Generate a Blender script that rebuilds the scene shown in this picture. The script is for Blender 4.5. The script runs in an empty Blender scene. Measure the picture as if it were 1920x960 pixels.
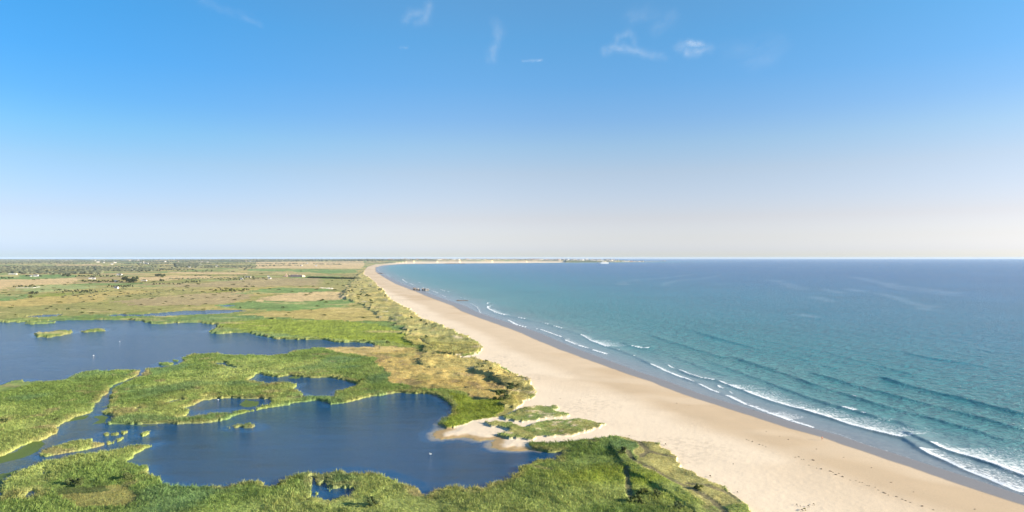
import bpy, math, random
import numpy as np
R = math.radians
random.seed(7); rng = np.random.default_rng(11)
scene = bpy.context.scene
COL = scene.collection

# ------------------------------------------------------------------ camera
H = 80.0          # drone height, metres
F = 1200.0        # focal length in survey units (photo pixels)
CX, HY = 960.0, 483.0
cam_d = bpy.data.cameras.new('camera'); cam = bpy.data.objects.new('camera', cam_d); COL.objects.link(cam)
cam.location = (0, 0, H); cam.rotation_euler = (R(90), 0, 0)
cam_d.sensor_width = 36.0; cam_d.lens = 36.0 * F / 1920.0
cam_d.shift_y = 3.0 / 1920.0
cam_d.clip_start = 1.0; cam_d.clip_end = 300000.0
scene.camera = cam

# ------------------------------------------------------------------ sky and sun
SUN_EL = 17.0
SUN_AZ = 104.0                     # degrees clockwise from the viewing direction (+Y)
world = bpy.data.worlds.new('World'); scene.world = world; world.use_nodes = True
wn = world.node_tree.nodes; wl = world.node_tree.links
wn.clear()
w_out = wn.new('ShaderNodeOutputWorld'); w_bg = wn.new('ShaderNodeBackground')
sky = wn.new('ShaderNodeTexSky'); sky.sky_type = 'NISHITA'; sky.sun_disc = False
sky.sun_elevation = R(SUN_EL); sky.sun_rotation = R(SUN_AZ)
sky.air_density = 1.0; sky.dust_density = 0.6; sky.ozone_density = 2.2; sky.altitude = 0
# clear-air correction of the sky model: less yellow at the horizon, deeper blue away from the sun
w_tc = wn.new('ShaderNodeTexCoord'); w_sep = wn.new('ShaderNodeSeparateXYZ'); wl.new(w_tc.outputs['Generated'], w_sep.inputs[0])
w_r = wn.new('ShaderNodeValToRGB'); wl.new(w_sep.outputs['Z'], w_r.inputs[0])
_st = [(0, (1.28, 1.44, 2.0)), (.012, (1.13, 1.24, 1.95)), (.03, (1.10, 1.08, 1.52)), (.06, (1.12, .96, 1.18)), (.13, (1.16, 1.01, 1.07)), (.17, (1.03, 1.06, 1.14)),
       (.21, (.83, 1.04, 1.24)), (.26, (.67, 1.07, 1.33)), (.32, (.62, 1.13, 1.37)), (.40, (.70, 1.18, 1.36)), (1, (.8, 1.1, 1.3))]
_e = w_r.color_ramp.elements
while len(_e) < len(_st): _e.new(.5)
for _k, (_p, _c) in enumerate(_st): _e[_k].position = _p; _e[_k].color = (_c[0] / 2, _c[1] / 2, _c[2] / 2, 1)
w_x = wn.new('ShaderNodeValToRGB'); wl.new(w_sep.outputs['X'], w_x.inputs[0])
w_ax = wn.new('ShaderNodeMapRange'); wl.new(w_sep.outputs['X'], w_ax.inputs[0]); w_ax.inputs[1].default_value = -.65; w_ax.inputs[2].default_value = .0
w_ax.interpolation_type = 'SMOOTHSTEP'; wl.new(w_ax.outputs[0], w_x.inputs[0])
w_x.color_ramp.elements[0].color = (.42, .76, .88, 1); w_lo = wn.new('ShaderNodeMapRange'); wl.new(w_sep.outputs['Z'], w_lo.inputs[0]); w_lo.inputs[1].default_value = .03; w_lo.inputs[2].default_value = .22; w_lo.interpolation_type = 'SMOOTHSTEP'
w_l2 = wn.new('ShaderNodeMix'); w_l2.data_type = 'RGBA'; w_l2.inputs[6].default_value = (.66, .755, .87, 1); wl.new(w_lo.outputs[0], w_l2.inputs[0])
w_l3 = wn.new('ShaderNodeMix'); w_l3.data_type = 'RGBA'; w_l3.inputs[7].default_value = (1, 1, 1, 1); w_l2.inputs[7].default_value = (.45, .75, .86, 1)
wl.new(w_l2.outputs[2], w_l3.inputs[6]); wl.new(w_ax.outputs[0], w_l3.inputs[0]); w_x.color_ramp.elements[1].color = (1, 1, 1, 1)
w_m1 = wn.new('ShaderNodeVectorMath'); w_m1.operation = 'MULTIPLY'; wl.new(sky.outputs[0], w_m1.inputs[0]); wl.new(w_r.outputs[0], w_m1.inputs[1])
w_m2 = wn.new('ShaderNodeVectorMath'); w_m2.operation = 'MULTIPLY'; wl.new(w_m1.outputs[0], w_m2.inputs[0]); wl.new(w_l3.outputs[2], w_m2.inputs[1])
w_m3 = wn.new('ShaderNodeVectorMath'); w_m3.operation = 'SCALE'; w_m3.inputs['Scale'].default_value = 2.0
wl.new(w_m2.outputs[0], w_m3.inputs[0]); wl.new(w_m3.outputs[0], w_bg.inputs[0])
wl.new(w_bg.outputs[0], w_out.inputs[0])
w_bg.inputs[1].default_value = 0.064
sun_d = bpy.data.lights.new('sun', 'SUN'); sun_d.energy = 5.0; sun_d.angle = R(0.53); sun_d.color = (1.0, 0.90, 0.74)
sun = bpy.data.objects.new('sun', sun_d); COL.objects.link(sun)
sun.location = (300, -80, 300)
sun.rotation_euler = (R(90 - SUN_EL), 0, R(-SUN_AZ + 180))
vs = scene.view_settings
scene.display_settings.display_device = 'sRGB'
vs.view_transform = 'Standard'; vs.look = 'None'; vs.gamma = 1.0; vs.use_curve_mapping = False
vs.exposure = 1.42
scene.cycles.volume_bounces = 0
scene.cycles.max_bounces = 6
scene.cycles.transparent_max_bounces = 16

# ------------------------------------------------------------------ helpers
def unp(px, py, z=0.0):
    """survey reading -> metres on the ground"""
    d = F * (H - z) / (py - HY)
    return ((px - CX) / F * d, d)

def mesh_np(name, verts, faces, mat=None, smooth=False, parent=None, link=True, attrs=None, cols=None, matidx=None):
    verts = np.asarray(verts, dtype=np.float32); faces = np.asarray(faces, dtype=np.int32)
    me = bpy.data.meshes.new(name)
    nv = len(verts); nf, k = faces.shape
    me.vertices.add(nv); me.vertices.foreach_set('co', verts.ravel())
    me.loops.add(nf * k); me.loops.foreach_set('vertex_index', faces.ravel())
    me.polygons.add(nf)
    me.polygons.foreach_set('loop_start', np.arange(0, nf * k, k, dtype=np.int32))
    me.polygons.foreach_set('loop_total', np.full(nf, k, dtype=np.int32))
    if smooth: me.polygons.foreach_set('use_smooth', np.ones(nf, dtype=bool))
    me.update(calc_edges=True)
    for nm, arr in (attrs or {}).items():
        a = me.attributes.new(nm, 'FLOAT', 'POINT'); a.data.foreach_set('value', np.asarray(arr, dtype=np.float32).ravel())
    for nm, arr in (cols or {}).items():
        a = me.color_attributes.new(nm, 'FLOAT_COLOR', 'POINT')
        c = np.ones((nv, 4), dtype=np.float32); c[:, :3] = arr
        a.data.foreach_set('color', c.ravel())
    if mat:
        for m in (mat if isinstance(mat, (list, tuple)) else [mat]): me.materials.append(m)
    if matidx is not None: me.polygons.foreach_set('material_index', np.asarray(matidx, dtype=np.int32))
    if not link: return me
    return obj(name, me, parent)

def obj(name, me, parent=None):
    o = bpy.data.objects.new(name, me); COL.objects.link(o)
    if parent: o.parent = parent
    return o

def mesh_py(name, verts, faces, mat=None, smooth=False):
    me = bpy.data.meshes.new(name); me.from_pydata([tuple(v) for v in verts], [], faces); me.update()
    if smooth:
        for p in me.polygons: p.use_smooth = True
    if mat: me.materials.append(mat)
    return me

def tag(o, label=None, cat=None, group=None, kind=None):
    if label: o['label'] = label
    if cat: o['category'] = cat
    if group: o['group'] = group
    if kind: o['kind'] = kind
    return o

def thing(name, label, cat, loc, rz=0.0, group=None):
    o = bpy.data.objects.new(name, None); COL.objects.link(o)
    o.empty_display_size = 1.0
    o.location = loc; o.rotation_euler = (0, 0, rz)
    return tag(o, label, cat, group)

def dup(root, loc, rz=0.0, sc=(1, 1, 1), label=None, group=None, cat=None):
    r = root.copy(); COL.objects.link(r)
    r.location = loc; r.rotation_euler = (0, 0, rz); r.scale = sc
    tag(r, label, cat, group)
    for ch in list(root.children):
        c = ch.copy(); COL.objects.link(c); c.parent = r
        for g in list(ch.children):
            d = g.copy(); COL.objects.link(d); d.parent = c
    return r

class MB:
    """collects boxes / prisms into one mesh"""
    def __init__(s): s.v = []; s.f = []
    def add(s, vs, fs):
        n = len(s.v); s.v += [tuple(v) for v in vs]; s.f += [[i + n for i in f] for f in fs]
    def box(s, x0, x1, y0, y1, z0, z1, taper=0.0):
        t = taper
        s.add([(x0, y0, z0), (x1, y0, z0), (x1, y1, z0), (x0, y1, z0),
               (x0 + t, y0 + t, z1), (x1 - t, y0 + t, z1), (x1 - t, y1 - t, z1), (x0 + t, y1 - t, z1)],
              [(0, 3, 2, 1), (4, 5, 6, 7), (0, 1, 5, 4), (1, 2, 6, 5), (2, 3, 7, 6), (3, 0, 4, 7)])
    def tube(s, p0, p1, r0, r1, n=8):
        p0 = np.array(p0, float); p1 = np.array(p1, float); d = p1 - p0; L = np.linalg.norm(d); d /= max(L, 1e-9)
        a = np.cross(d, (0, 0, 1.0)) if abs(d[2]) < .9 else np.cross(d, (1.0, 0, 0)); a /= np.linalg.norm(a); b = np.cross(d, a)
        vs = []
        for p, r in ((p0, r0), (p1, r1)):
            for k in range(n):
                t = 2 * math.pi * k / n; vs.append(p + r * (math.cos(t) * a + math.sin(t) * b))
        fs = [(k, (k + 1) % n, n + (k + 1) % n, n + k) for k in range(n)] + [tuple(range(n - 1, -1, -1)), tuple(range(n, 2 * n))]
        s.add(vs, fs)
    def mesh(s, name, mat, smooth=False): return mesh_py(name, s.v, s.f, mat, smooth)
    def build(s, name, mat, parent=None, smooth=False): return obj(name, s.mesh(name, mat, smooth), parent)

# ---- noise
def _h(ix, iy, s):
    h = (ix.astype(np.int64) * 374761393 + iy.astype(np.int64) * 668265263 + s * 1442695041) & 0xffffffff
    h = ((h ^ (h >> 13)) * 1274126177) & 0xffffffff
    h = (h ^ (h >> 16)) & 0xffffff
    return h.astype(np.float64) / 0xffffff
def vnoise(x, y, s=0):
    ix = np.floor(x); iy = np.floor(y); fx = x - ix; fy = y - iy
    fx = fx * fx * (3 - 2 * fx); fy = fy * fy * (3 - 2 * fy)
    a = _h(ix, iy, s); b = _h(ix + 1, iy, s); c = _h(ix, iy + 1, s); d = _h(ix + 1, iy + 1, s)
    return (a * (1 - fx) + b * fx) * (1 - fy) + (c * (1 - fx) + d * fx) * fy
def fbm(x, y, L, o=3, s=0):
    t = 0; a = 1.0; n = 0; x = x / L; y = y / L
    for k in range(o):
        ca, sa = math.cos(0.7 * k + .3), math.sin(0.7 * k + .3)
        t = t + a * (vnoise(x * ca - y * sa, x * sa + y * ca, s + 17 * k) * 2 - 1); n += a; a *= .5; x = x * 2.03; y = y * 2.03
    return t / n
def sstep(a, b, x):
    t = np.clip((x - a) / (b - a), 0, 1); return t * t * (3 - 2 * t)

# ---- polygons
def inside(poly, X, Y):
    P = np.asarray(poly, float); out = np.zeros(X.shape, bool)
    bx = (X >= P[:, 0].min()) & (X <= P[:, 0].max()) & (Y >= P[:, 1].min()) & (Y <= P[:, 1].max())
    idx = np.nonzero(bx.ravel())[0]
    if len(idx) == 0: return out
    x = X.ravel()[idx]; y = Y.ravel()[idx]; c = np.zeros(len(idx), bool)
    for i in range(len(P)):
        x1, y1 = P[i - 1]; x2, y2 = P[i]
        if y1 == y2: continue
        m = (y1 > y) != (y2 > y)
        c ^= m & (x < (x2 - x1) * (y - y1) / (y2 - y1) + x1)
    o = out.ravel(); o[idx] = c
    return o.reshape(X.shape)

def pdist(line, X, Y, Rmax, closed=False, full=False, runs=None):
    """distance to a polyline, clipped at Rmax; full -> signed distance (left of travel positive) and 0..1 run"""
    P = np.asarray(line, float)
    if closed: P = np.vstack([P, P[:1]])
    sh = X.shape; x = X.ravel(); y = Y.ravel()
    D = np.full(len(x), Rmax); S = np.full(len(x), Rmax); T = np.zeros(len(x))
    seg = np.linalg.norm(np.diff(P, axis=0), axis=1); cum = np.concatenate([[0], np.cumsum(seg)]); tot = cum[-1]
    bb = (x > P[:, 0].min() - Rmax) & (x < P[:, 0].max() + Rmax) & (y > P[:, 1].min() - Rmax) & (y < P[:, 1].max() + Rmax)
    base = np.nonzero(bb)[0]; xb = x[base]; yb = y[base]
    for i in range(len(P) - 1):
        (x1, y1), (x2, y2) = P[i], P[i + 1]
        dx, dy = x2 - x1, y2 - y1; L2 = dx * dx + dy * dy
        if L2 == 0: continue
        m = (xb > min(x1, x2) - Rmax) & (xb < max(x1, x2) + Rmax) & (yb > min(y1, y2) - Rmax) & (yb < max(y1, y2) + Rmax)
        k = base[m]
        if len(k) == 0: continue
        xx = xb[m]; yy = yb[m]
        t = np.clip(((xx - x1) * dx + (yy - y1) * dy) / L2, 0, 1)
        ex = xx - (x1 + t * dx); ey = yy - (y1 + t * dy); d = np.sqrt(ex * ex + ey * ey)
        b = d < D[k]; kb = k[b]; D[kb] = d[b]
        if full:
            S[kb] = np.where((dx * ey[b] - dy * ex[b]) > 0, 1, -1) * d[b]; T[kb] = (cum[i] + t[b] * seg[i]) / tot if runs is None else runs[i] + t[b] * (runs[i + 1] - runs[i])
    if full: return S.reshape(sh), T.reshape(sh), D.reshape(sh)
    return D.reshape(sh)

def _inpx(poly, x, y):
    c = False
    for i in range(len(poly)):
        x1, y1 = poly[i - 1]; x2, y2 = poly[i]
        if (y1 > y) != (y2 > y) and x < (x2 - x1) * (y - y1) / (y2 - y1) + x1: c = not c
    return c
def ground_poly(poly, h=0.0, land=False):
    """survey outline -> metres; edges read at the top of vegetation of height h are moved to its foot"""
    out = []
    for (x, y) in poly:
        up = _inpx(poly, x, y - 1.2); dn = _inpx(poly, x, y + 1.2)
        near = (dn and not up) if land else (up and not dn)
        yy = y
        if near and h: yy = HY + (y - HY) * 80.0 / (80.0 - h)
        out.append(unp(x, yy))
    return out

# ------------------------------------------------------------------ survey of the coast
SHORE = [(1920,948),(1850,927),(1783,904),(1721,883),(1637,854),(1594,840),(1542,821.5),(1479,804),(1417,783),(1342,760),(1280,740),
 (1222,717),(1172,700.6),(1130,685),(1088,670),(1047,655),(1005,637.5),(980,626),(954,616),(923,605),(892,594),(865,583.5),(850,574),(817,562),
 (796,554),(781,547),(767,542),(742,532.5),(725,523),(712,515),(704,509),(703.5,505),(705,501),(717,497.7),(746,495.4),(779,494.6),(825,494.2),(871,493.8),
 (940,493.5),(996,493),(1060,492.4),(1120,492),(1183,491.6),(1212,490.8),(1205,489.9),(1150,489.1),(1000,488.7),(700,488.4),(400,488.2),(100,488.0),(-400,487.9)]
shore_w = [(190,130),(230,-150),(300,-3000),(2000,-45000)][::-1] + [unp(*p) for p in SHORE]
sea_poly = shore_w + [(-60000, 22000), (-60000, 60000), (60000, 60000), (60000, -45000)]

BEACH = [(683,507.5),(682,515),(692,520),(704,529),(708,536.7),(721,544),(723,551),(742,567),(767,580),(787.5,595),(808,605),(829,611.7),(840,618),
 (850,620),(871,630),(892,639),(902,651),(900,659.6),(887.5,667),(870,669.5),(848,667),(862,670.5),(892,672),(919,679.6),(942,688),(962.5,700),(992,713),
 (996,721),(1006,734),(998,748),(981,756.7),(962.5,771),(942,780.6),(920,786),(890,789),(869,799),(848,803.5),(835,803.5),(826,795),(815,797),(805,810),
 (806,830),(860,832),(925,840),(940,848),(1000,848),(1010,845),(1000,843),(992,837),(990,831),(1020,831),(1050,830),(1071,826.7),(1092,822.5),(1112,821.5),
 (1140,819),(1158,819),(1183,823.5),(1217,829),(1237,836),(1254,845),(1269,857),(1271,866),(1275,877),(1294,885),(1308,893),(1329,904),(1352,914),
 (1375,929),(1392,943),(1404,960),(1425,990),(1450,1030),(1600,1250),(3200,1250),(2300,1020),(2000,960),(1850,915),(1721,873),(1542,812),(1342,750),(1172,690),(1005,628),(892,588),
 (817,555),(767,536),(725,516),(712,508),(712,501),(746,496),(871,494.6),(996,493.6),(1060,492.9),(1060,491.6),(1000,491.7),(871,492.2),(767,492.8),(725,494.4),(704,496),(690,500)]
beach_w = ground_poly(BEACH[:82], 0.9) + [unp(*p) for p in BEACH[82:]]
DUNES = [
 [(944,781),(979,767),(1010,762),(1042,762),(1044,767),(1033,772.5),(1056,773.5),(1067,780),(1052,785),(1010,790),(975,793),(950,789)],
 [(912.5,796.5),(931,793),(969,798.5),(985,801.7),(1006,794),(1062.5,789),(1083,786.7),(1108,790),(1135,797.5),(1125,805),(1092,812),(1062.5,819),
  (1021,820),(1004,818),(1002,825.6),(958,825.6),(931,819),(942,815),(958,810),(946,805),(921,803)]]
dunes_w = [ground_poly(d, 0.5, True) for d in DUNES]

W1 = [(-700,597),(0,604.4),(21,604.4),(60,604.5),(100,601),(208,599),(260,601),(285,606.5),(298,607.5),(333,605.4),(371,604.4),(390,607.5),(408,608.5),(410,615),
 (394,619),(394,623),(408,626),(425,625),(433,623),(462,623.5),(481,627),(500,632.5),(521,635.6),(556,636.7),(606,636),(627,641),(675,642),(699,644),
 (706,647),(700,650),(660,650.5),(623,651),(592,652),(560,656.5),(535,664),(508,667),(458,666),(421,664.6),(404,662),(369,664),(358,665),(344,671),(346,679.6),
 (333,684),(308,689),(286,690.5),(273,692.5),(269,696),(262,697),(256,694),(229,694),(198,694.6),(167,696),(146,701.5),(129,710),(119,714),(104,714),(90,716),
 (56,715),(37.5,713),(19,714),(10,719),(0,722),(-120,745),(-700,830)]
CH = [(256,693),(273,691),(273,697),(262,706),(250,712),(231,718),(221,724),(211,732),(211,742),(206,750),(202,761),(193,774),(170,776),(173,765),(178,757),
 (194,746),(199,738),(205,728.6),(213,721.6),(229,715),(249,708),(259,702)]
W2 = [(192,773),(172,771),(167,775),(133,784),(117,794),(110,800),(108,805),(104,811),(83,823),(70,827),(56,829),(37.5,837),(17,849.6),(0,857),(-60,872),(-300,915),
 (-300,1010),(-60,948),(0,934),(8,925),(12,914),(14.6,895),(27,885),(41.7,879),(69,866),(92,861),(125,856),(146,849.6),(177,843),(208,840),(227,838),
 (240,834),(258,831),(277,831),(289.6,834),(277,838),(256,849.6),(250,858),(237.5,866),(250,869),(269,870),(275,879),(273,889),(281,893),(298,895),
 (304,901.7),(317,908),(331,904),(342,909),(381,909),(400,907),(427,909),(446,905),(469,898.5),(490,898.5),(498,905),(508,907),(525,906),(529,895.4),
 (567,886),(600,882.5),(612.5,885),(619,884),(623,880),(646,879),(660,884),(698,882.5),(721,887),(744,896.5),(771,907),(787.5,915),(792,921.5),(799,924.6),
 (808,924.6),(817,916),(854,908),(871,912),(908,912),(923,904),(937.5,899.6),(958,893),(975,883),(976,874.6),(983,870),(996,863),(1010,858),(1042,857),
 (1056,849.5),(1040,847.5),(1021,846),(1000,843.5),(969,845),(933,844),(919,837),(921,831),(931,824.6),(902,825.6),(883,822.5),(854,821.5),(829,824),(817,822.5),
 (812.5,814),(833,805),(822,795),(825,789),(833,783),(848,772.5),(852,764),(846,759),(833,748),(821,742),(796,738),(765,736),(744,736.5),(723,740),
 (702,742),(681,746),(650,753.5),(619,758.7),(612,754),(592,749.5),(571,753.5),(529,761),(508,765),(498,766),(483,770),(458,773),(446,776.5),(433,781.7),
 (425,786),(404,790),(373,793),(342,794),(300,795),(271,797),(229,795),(208,794),(196,793),(208,790),(221,779.6),(208,776.5)]
P1 = [(462,716),(477,706.6),(477,701),(487.5,699),(500,704.6),(525,706.6),(546,704.6),(567,706.6),(598,707.7),(625,707.7),(654,714),(664.6,719),(675,723),(650,728.5),
 (631,732.7),(627,742),(612.5,742),(577,743),(564.6,737),(544,730.6),(558,722),(546,717),(498,717)]
P2 = [(337.5,766),(362.5,760),(383,750),(408,746),(437.5,746),(467,749),(487.5,748),(512.5,747),(508,753.5),(504,759),(487.5,760),(483,765),(433,765),(404,767),(383,770),(354,773)]
P2b = [(331,783),(352,777),(379,773.5),(400,771),(440,768),(455,770),(430,775),(400,775),(371,780),(345,782)]
P3 = [(396,680.6),(425,679.2),(429,685),(454,690.5),(437,691),(419,685.5)]
P4 = [(579,896.5),(587.5,893),(606,891),(609,905),(612.5,912),(646,914),(669,915),(662,924.6),(629,931),(621,935),(579,936),(585,920),(581,906)]
P5 = [(200,593),(208,590),(235,588),(237.5,590),(271,589),(333,583.5),(396,581),(454,581.2),(462,582.8),(425,586.7),(362.5,590),(300,592.5)]
P6 = [(37,594),(69,591),(95,589.5),(117,589),(112,593),(73,594.8)]
P7 = [(408,573.4),(425,571.7),(446,572.3),(440,573.8),(422,574.5)]
P8 = [(760,623),(779,620.5),(777,624.5),(766,625)]
P9 = [(79,878),(88,876),(90,896),(84,898)]
LAKES = [('lake', W1, 0.7), ('lake', CH, 1.0), ('lake', W2, 1.5)]
PONDS = [P1, P2, P2b, P3, P4, P5, P6, P7, P8, P9, [(305,755),(325,750),(345,747),(343,751),(325,755),(308,758)], [(244,768),(262,764),(265,767),(248,771)], [(268,787),(285,784.5),(284,788),(270,790)], [(382,742),(395,740.5),(401,743),(386,745.5)], [(44,925),(56,920),(69,927),(58,934),(46,933)]]
POND_H = [1.3, 1.3, .8, .8, 1.6, 0.5, 0.3, 0.2, 0.2, 1.3, .3, .3, .3, .3, .8]
ISLES = [
 ([(67,632.5),(67,623),(83,623),(100,621),(117,618),(129,619),(135,625),(117,628.5),(90,633.5)], .6), ([(150,622.5),(175,616.5),(196,617.5),(194,621),(162,623)], .4),
 ([(37,607.5),(80,603.5),(103,603.5),(100,606),(60,608)], .3), ([(298,683),(306,680),(320,682),(320,684.5),(305,684.5)], .3), ([(325,677),(331,673.5),(337,677),(331,678.5)], .3),
 ([(73,849.6),(79,841),(104,833),(133,823.5),(167,820),(179,825.6),(200,826.7),(208,828),(219,821.5),(231,820),(227,825.5),(208,830.5),(187.5,837),(146,845),(83,856)], 1.3),
 ([(191,816),(200,812),(209,815),(198,818)], .3), ([(211,815),(218,811.5),(226,813),(218,816)], .3), ([(229,811),(234,808),(239,810),(234,813)], .3),
 ([(264,815),(271,811),(278,814),(271,817)], .3), ([(437,800),(448,795),(460,797),(469,793),(477,800),(470,804),(455,801),(442,803)], .5), ([(429,802),(433,800),(434,803)], .1),
 ([(590,895),(596,890),(604,892),(603,908),(594,908)], 1.0), ([(592,926),(595,921),(597,927)], .3), ([(616,921),(618,916),(619,922)], .3)]
lakes_w = [(n, ground_poly(p, h)) for n, p, h in LAKES]
ponds_w = [ground_poly(p, h) for p, h in zip(PONDS, POND_H)]
isles_w = [ground_poly(p, h, True) for p, h in ISLES]
ALGAE = [[(171,796),(187,787),(171,781),(190,779),(204,781),(200,788),(192,794)],
         [(-300,912),(0,856),(31,846),(58,829),(78,826),(84,832),(74,846),(52,855),(0,869),(-300,925)],
         [(-300,945),(0,888),(16,886),(40,880),(12,896),(10,915),(0,935),(-300,1010)],
         [(104,794),(133,784),(167,778),(160,786),(133,790)], [(448,759),(460,750),(486,752),(484,762),(462,764)],
         [(538,709),(552,704),(566,707),(556,711)], [(225,796),(300,797),(271,799)]]
algae_w = [[unp(*p) for p in a] for a in ALGAE]
TRAILS = [[(1180,822),(1196,831),(1215,847.5),(1206,855),(1203,862)], [(1177,850),(1187,868),(1217,883),(1237,892),(1271,913),(1292,920),(1317,933),(1342,950),(1356,962),(1380,990)],
 [(1174,880),(1178,904),(1179,925),(1185,936)], [(1290,912),(1325,918),(1362,928),(1385,943)], [(1215,848),(1240,855),(1262,860)],
 [(780,632),(800,643),(804,650),(812,652)]]
trails_w = [[unp(x, y + 2) for x, y in t] for t in TRAILS]

# land cover (colour = what grows there): name, outline
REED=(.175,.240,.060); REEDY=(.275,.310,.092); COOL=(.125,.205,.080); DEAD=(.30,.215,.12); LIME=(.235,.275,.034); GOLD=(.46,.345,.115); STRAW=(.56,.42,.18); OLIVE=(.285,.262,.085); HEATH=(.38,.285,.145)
PEACH=(.58,.41,.205); FGREEN=(.155,.255,.075); PALEG=(.30,.34,.13); DUNE=(.39,.34,.125); WOOD=(.085,.100,.055); SAND=(.72,.575,.41); DARKV=(.085,.115,.035)
ZONES = [
 (PEACH,[(104,497.5),(193,497.5),(192,499.5),(104,499.5)]),(PEACH,[(106,501),(187,501.5),(187,503.5),(106,503)]),(PALEG,[(-50,499),(100,498),(100,501),(-50,501)]),
 (PEACH,[(70,512.3),(97,512.3),(97,514),(70,514)]),(FGREEN,[(-300,515),(60,515),(120,514),(145,516),(141,520.6),(95,523),(60,524.3),(-300,524.3)]),(STRAW,[(-300,516.6),(36,516.6),(36,518.4),(-300,518.4)]),
 (PEACH,[(-300,524.3),(60,524.3),(95,523),(141,520.6),(145,526),(133,532),(73,534),(20,536),(12,545),(-300,547)]),
 (PALEG,[(20,545),(60,536),(95,534),(190,537),(170,541),(115,546),(60,549)]),(FGREEN,[(-300,552),(58,553),(45,561),(0,565),(-300,572)]),
 (GOLD,[(-300,575),(0,566),(60,558),(190,553),(205,560),(190,566),(60,574),(-300,584)]),(OLIVE,[(-300,584),(60,574),(190,566),(300,574),(300,583),(200,590),(0,600),(-300,592)]),
 (HEATH,[(211,566),(253,562),(336,553),(380,551),(454,547),(475,555),(464,561),(422,570),(381,572),(315,573),(253,573)]),
 (HEATH,[(284,537.5),(378,532),(391,529),(443,526.5),(485,521.6),(600,522),(600,536),(540,536),(475,539.5),(391,538.5),(360,538.5)]),
 (PEACH,[(315,509.5),(380,511),(440,511.3),(464,512),(464,514),(380,514.3),(315,511.5)]),(PEACH,[(260,520),(300,519),(380,517.5),(400,519),(400,522),(300,526.5),(262,525)]),
 (FGREEN,[(464,505),(520,504.7),(666,506.5),(672,511.5),(620,513),(540,509),(464,508.8)]),(PEACH,[(480,493.4),(682,493.2),(684,497),(676,504),(560,503.5),(480,503)]),
 (OLIVE,[(600,524),(690,526),(690,541),(600,540)]),(FGREEN,[(430,552),(480,543),(520,539),(640,543),(600,548),(520,550)]),
 (PEACH,[(470,566),(500,556),(560,549),(650,547),(668,556),(640,562),(560,566)]),(FGREEN,[(404,573),(470,565),(560,566),(640,562),(672,565),(640,577),(600,580),(508,584),(470,580),(410,579)]),
 (GOLD,[(440,592),(508,586),(620,578),(668,577),(720,590),(740,604),(700,604),(600,600),(520,597)]),
 (LIME,[(410,615),(425,606),(520,600),(600,602),(640,602),(700,610),(752,622),(765,634),(700,641),(606,635),(470,622)]),
 (LIME,[(740,625),(780,628),(830,640),(820,652),(760,650),(730,642)]),
 (STRAW,[(600,652),(700,648),(760,655),(850,668),(880,676),(930,686),(975,712),(985,728),(950,742),(900,742),(840,735),(760,727),(735,722),(728,700),(700,672),(640,664)]),
 (GOLD,[(690,668),(760,655),(850,668),(900,684),(960,706),(985,728),(950,745),(900,745),(840,735),(770,728),(735,722),(720,690)]),
 (LIME,[(836,740),(880,742),(955,746),(985,742),(975,762),(940,780),(835,803),(822,795),(850,770),(850,758)]),
 (DUNE,[(960,700),(1000,722),(1008,734),(998,750),(960,773),(940,781),(925,776),(960,755),(975,735),(965,718),(900,686),(892,672),(920,679)]),
 (OLIVE,[(100,920),(140,905),(230,902),(260,925),(230,948),(140,948)]), (DARKV,[(92,914),(125,905),(200,903),(215,912),(150,920),(100,922)]),
 (DUNE,[(1160,820),(1217,829),(1254,845),(1269,857),(1294,885),(1352,914),(1404,960),(1340,960),(1290,925),(1240,898),(1205,885),(1190,860),(1200,845)]),
]
GFI = [k for k, (c_, p_) in enumerate(ZONES) if c_ is GOLD and p_[0] == (690,668)][0]
zones_w = [(c, [unp(x, y + (0.018 * (y - HY) if y > 740 and x < 1160 else 0)) for x, y in p]) for c, p in ZONES]
BELT = [[(683,508),(705,530),(742,567),(808,605),(850,620),(902,651),(896,663),(848,667),(800,660),(760,640),(760,615),(720,600),(680,570),(640,560),(655,535),(672,515)],
        [(892,672),(962,700),(996,721),(1006,734),(998,748),(962,771),(940,765),(955,735),(930,715),(880,695),(800,690),(790,668)]]
belt_w = [[unp(*p) for p in b] for b in BELT]
FORE_DUNE = [unp(*p) for p in [(1140,819),(1183,823.5),(1237,836),(1269,857),(1294,885),(1352,914),(1404,960),(1450,1030),(1330,1030),(1300,960),(1230,915),(1180,890),(1150,850)]]

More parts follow.
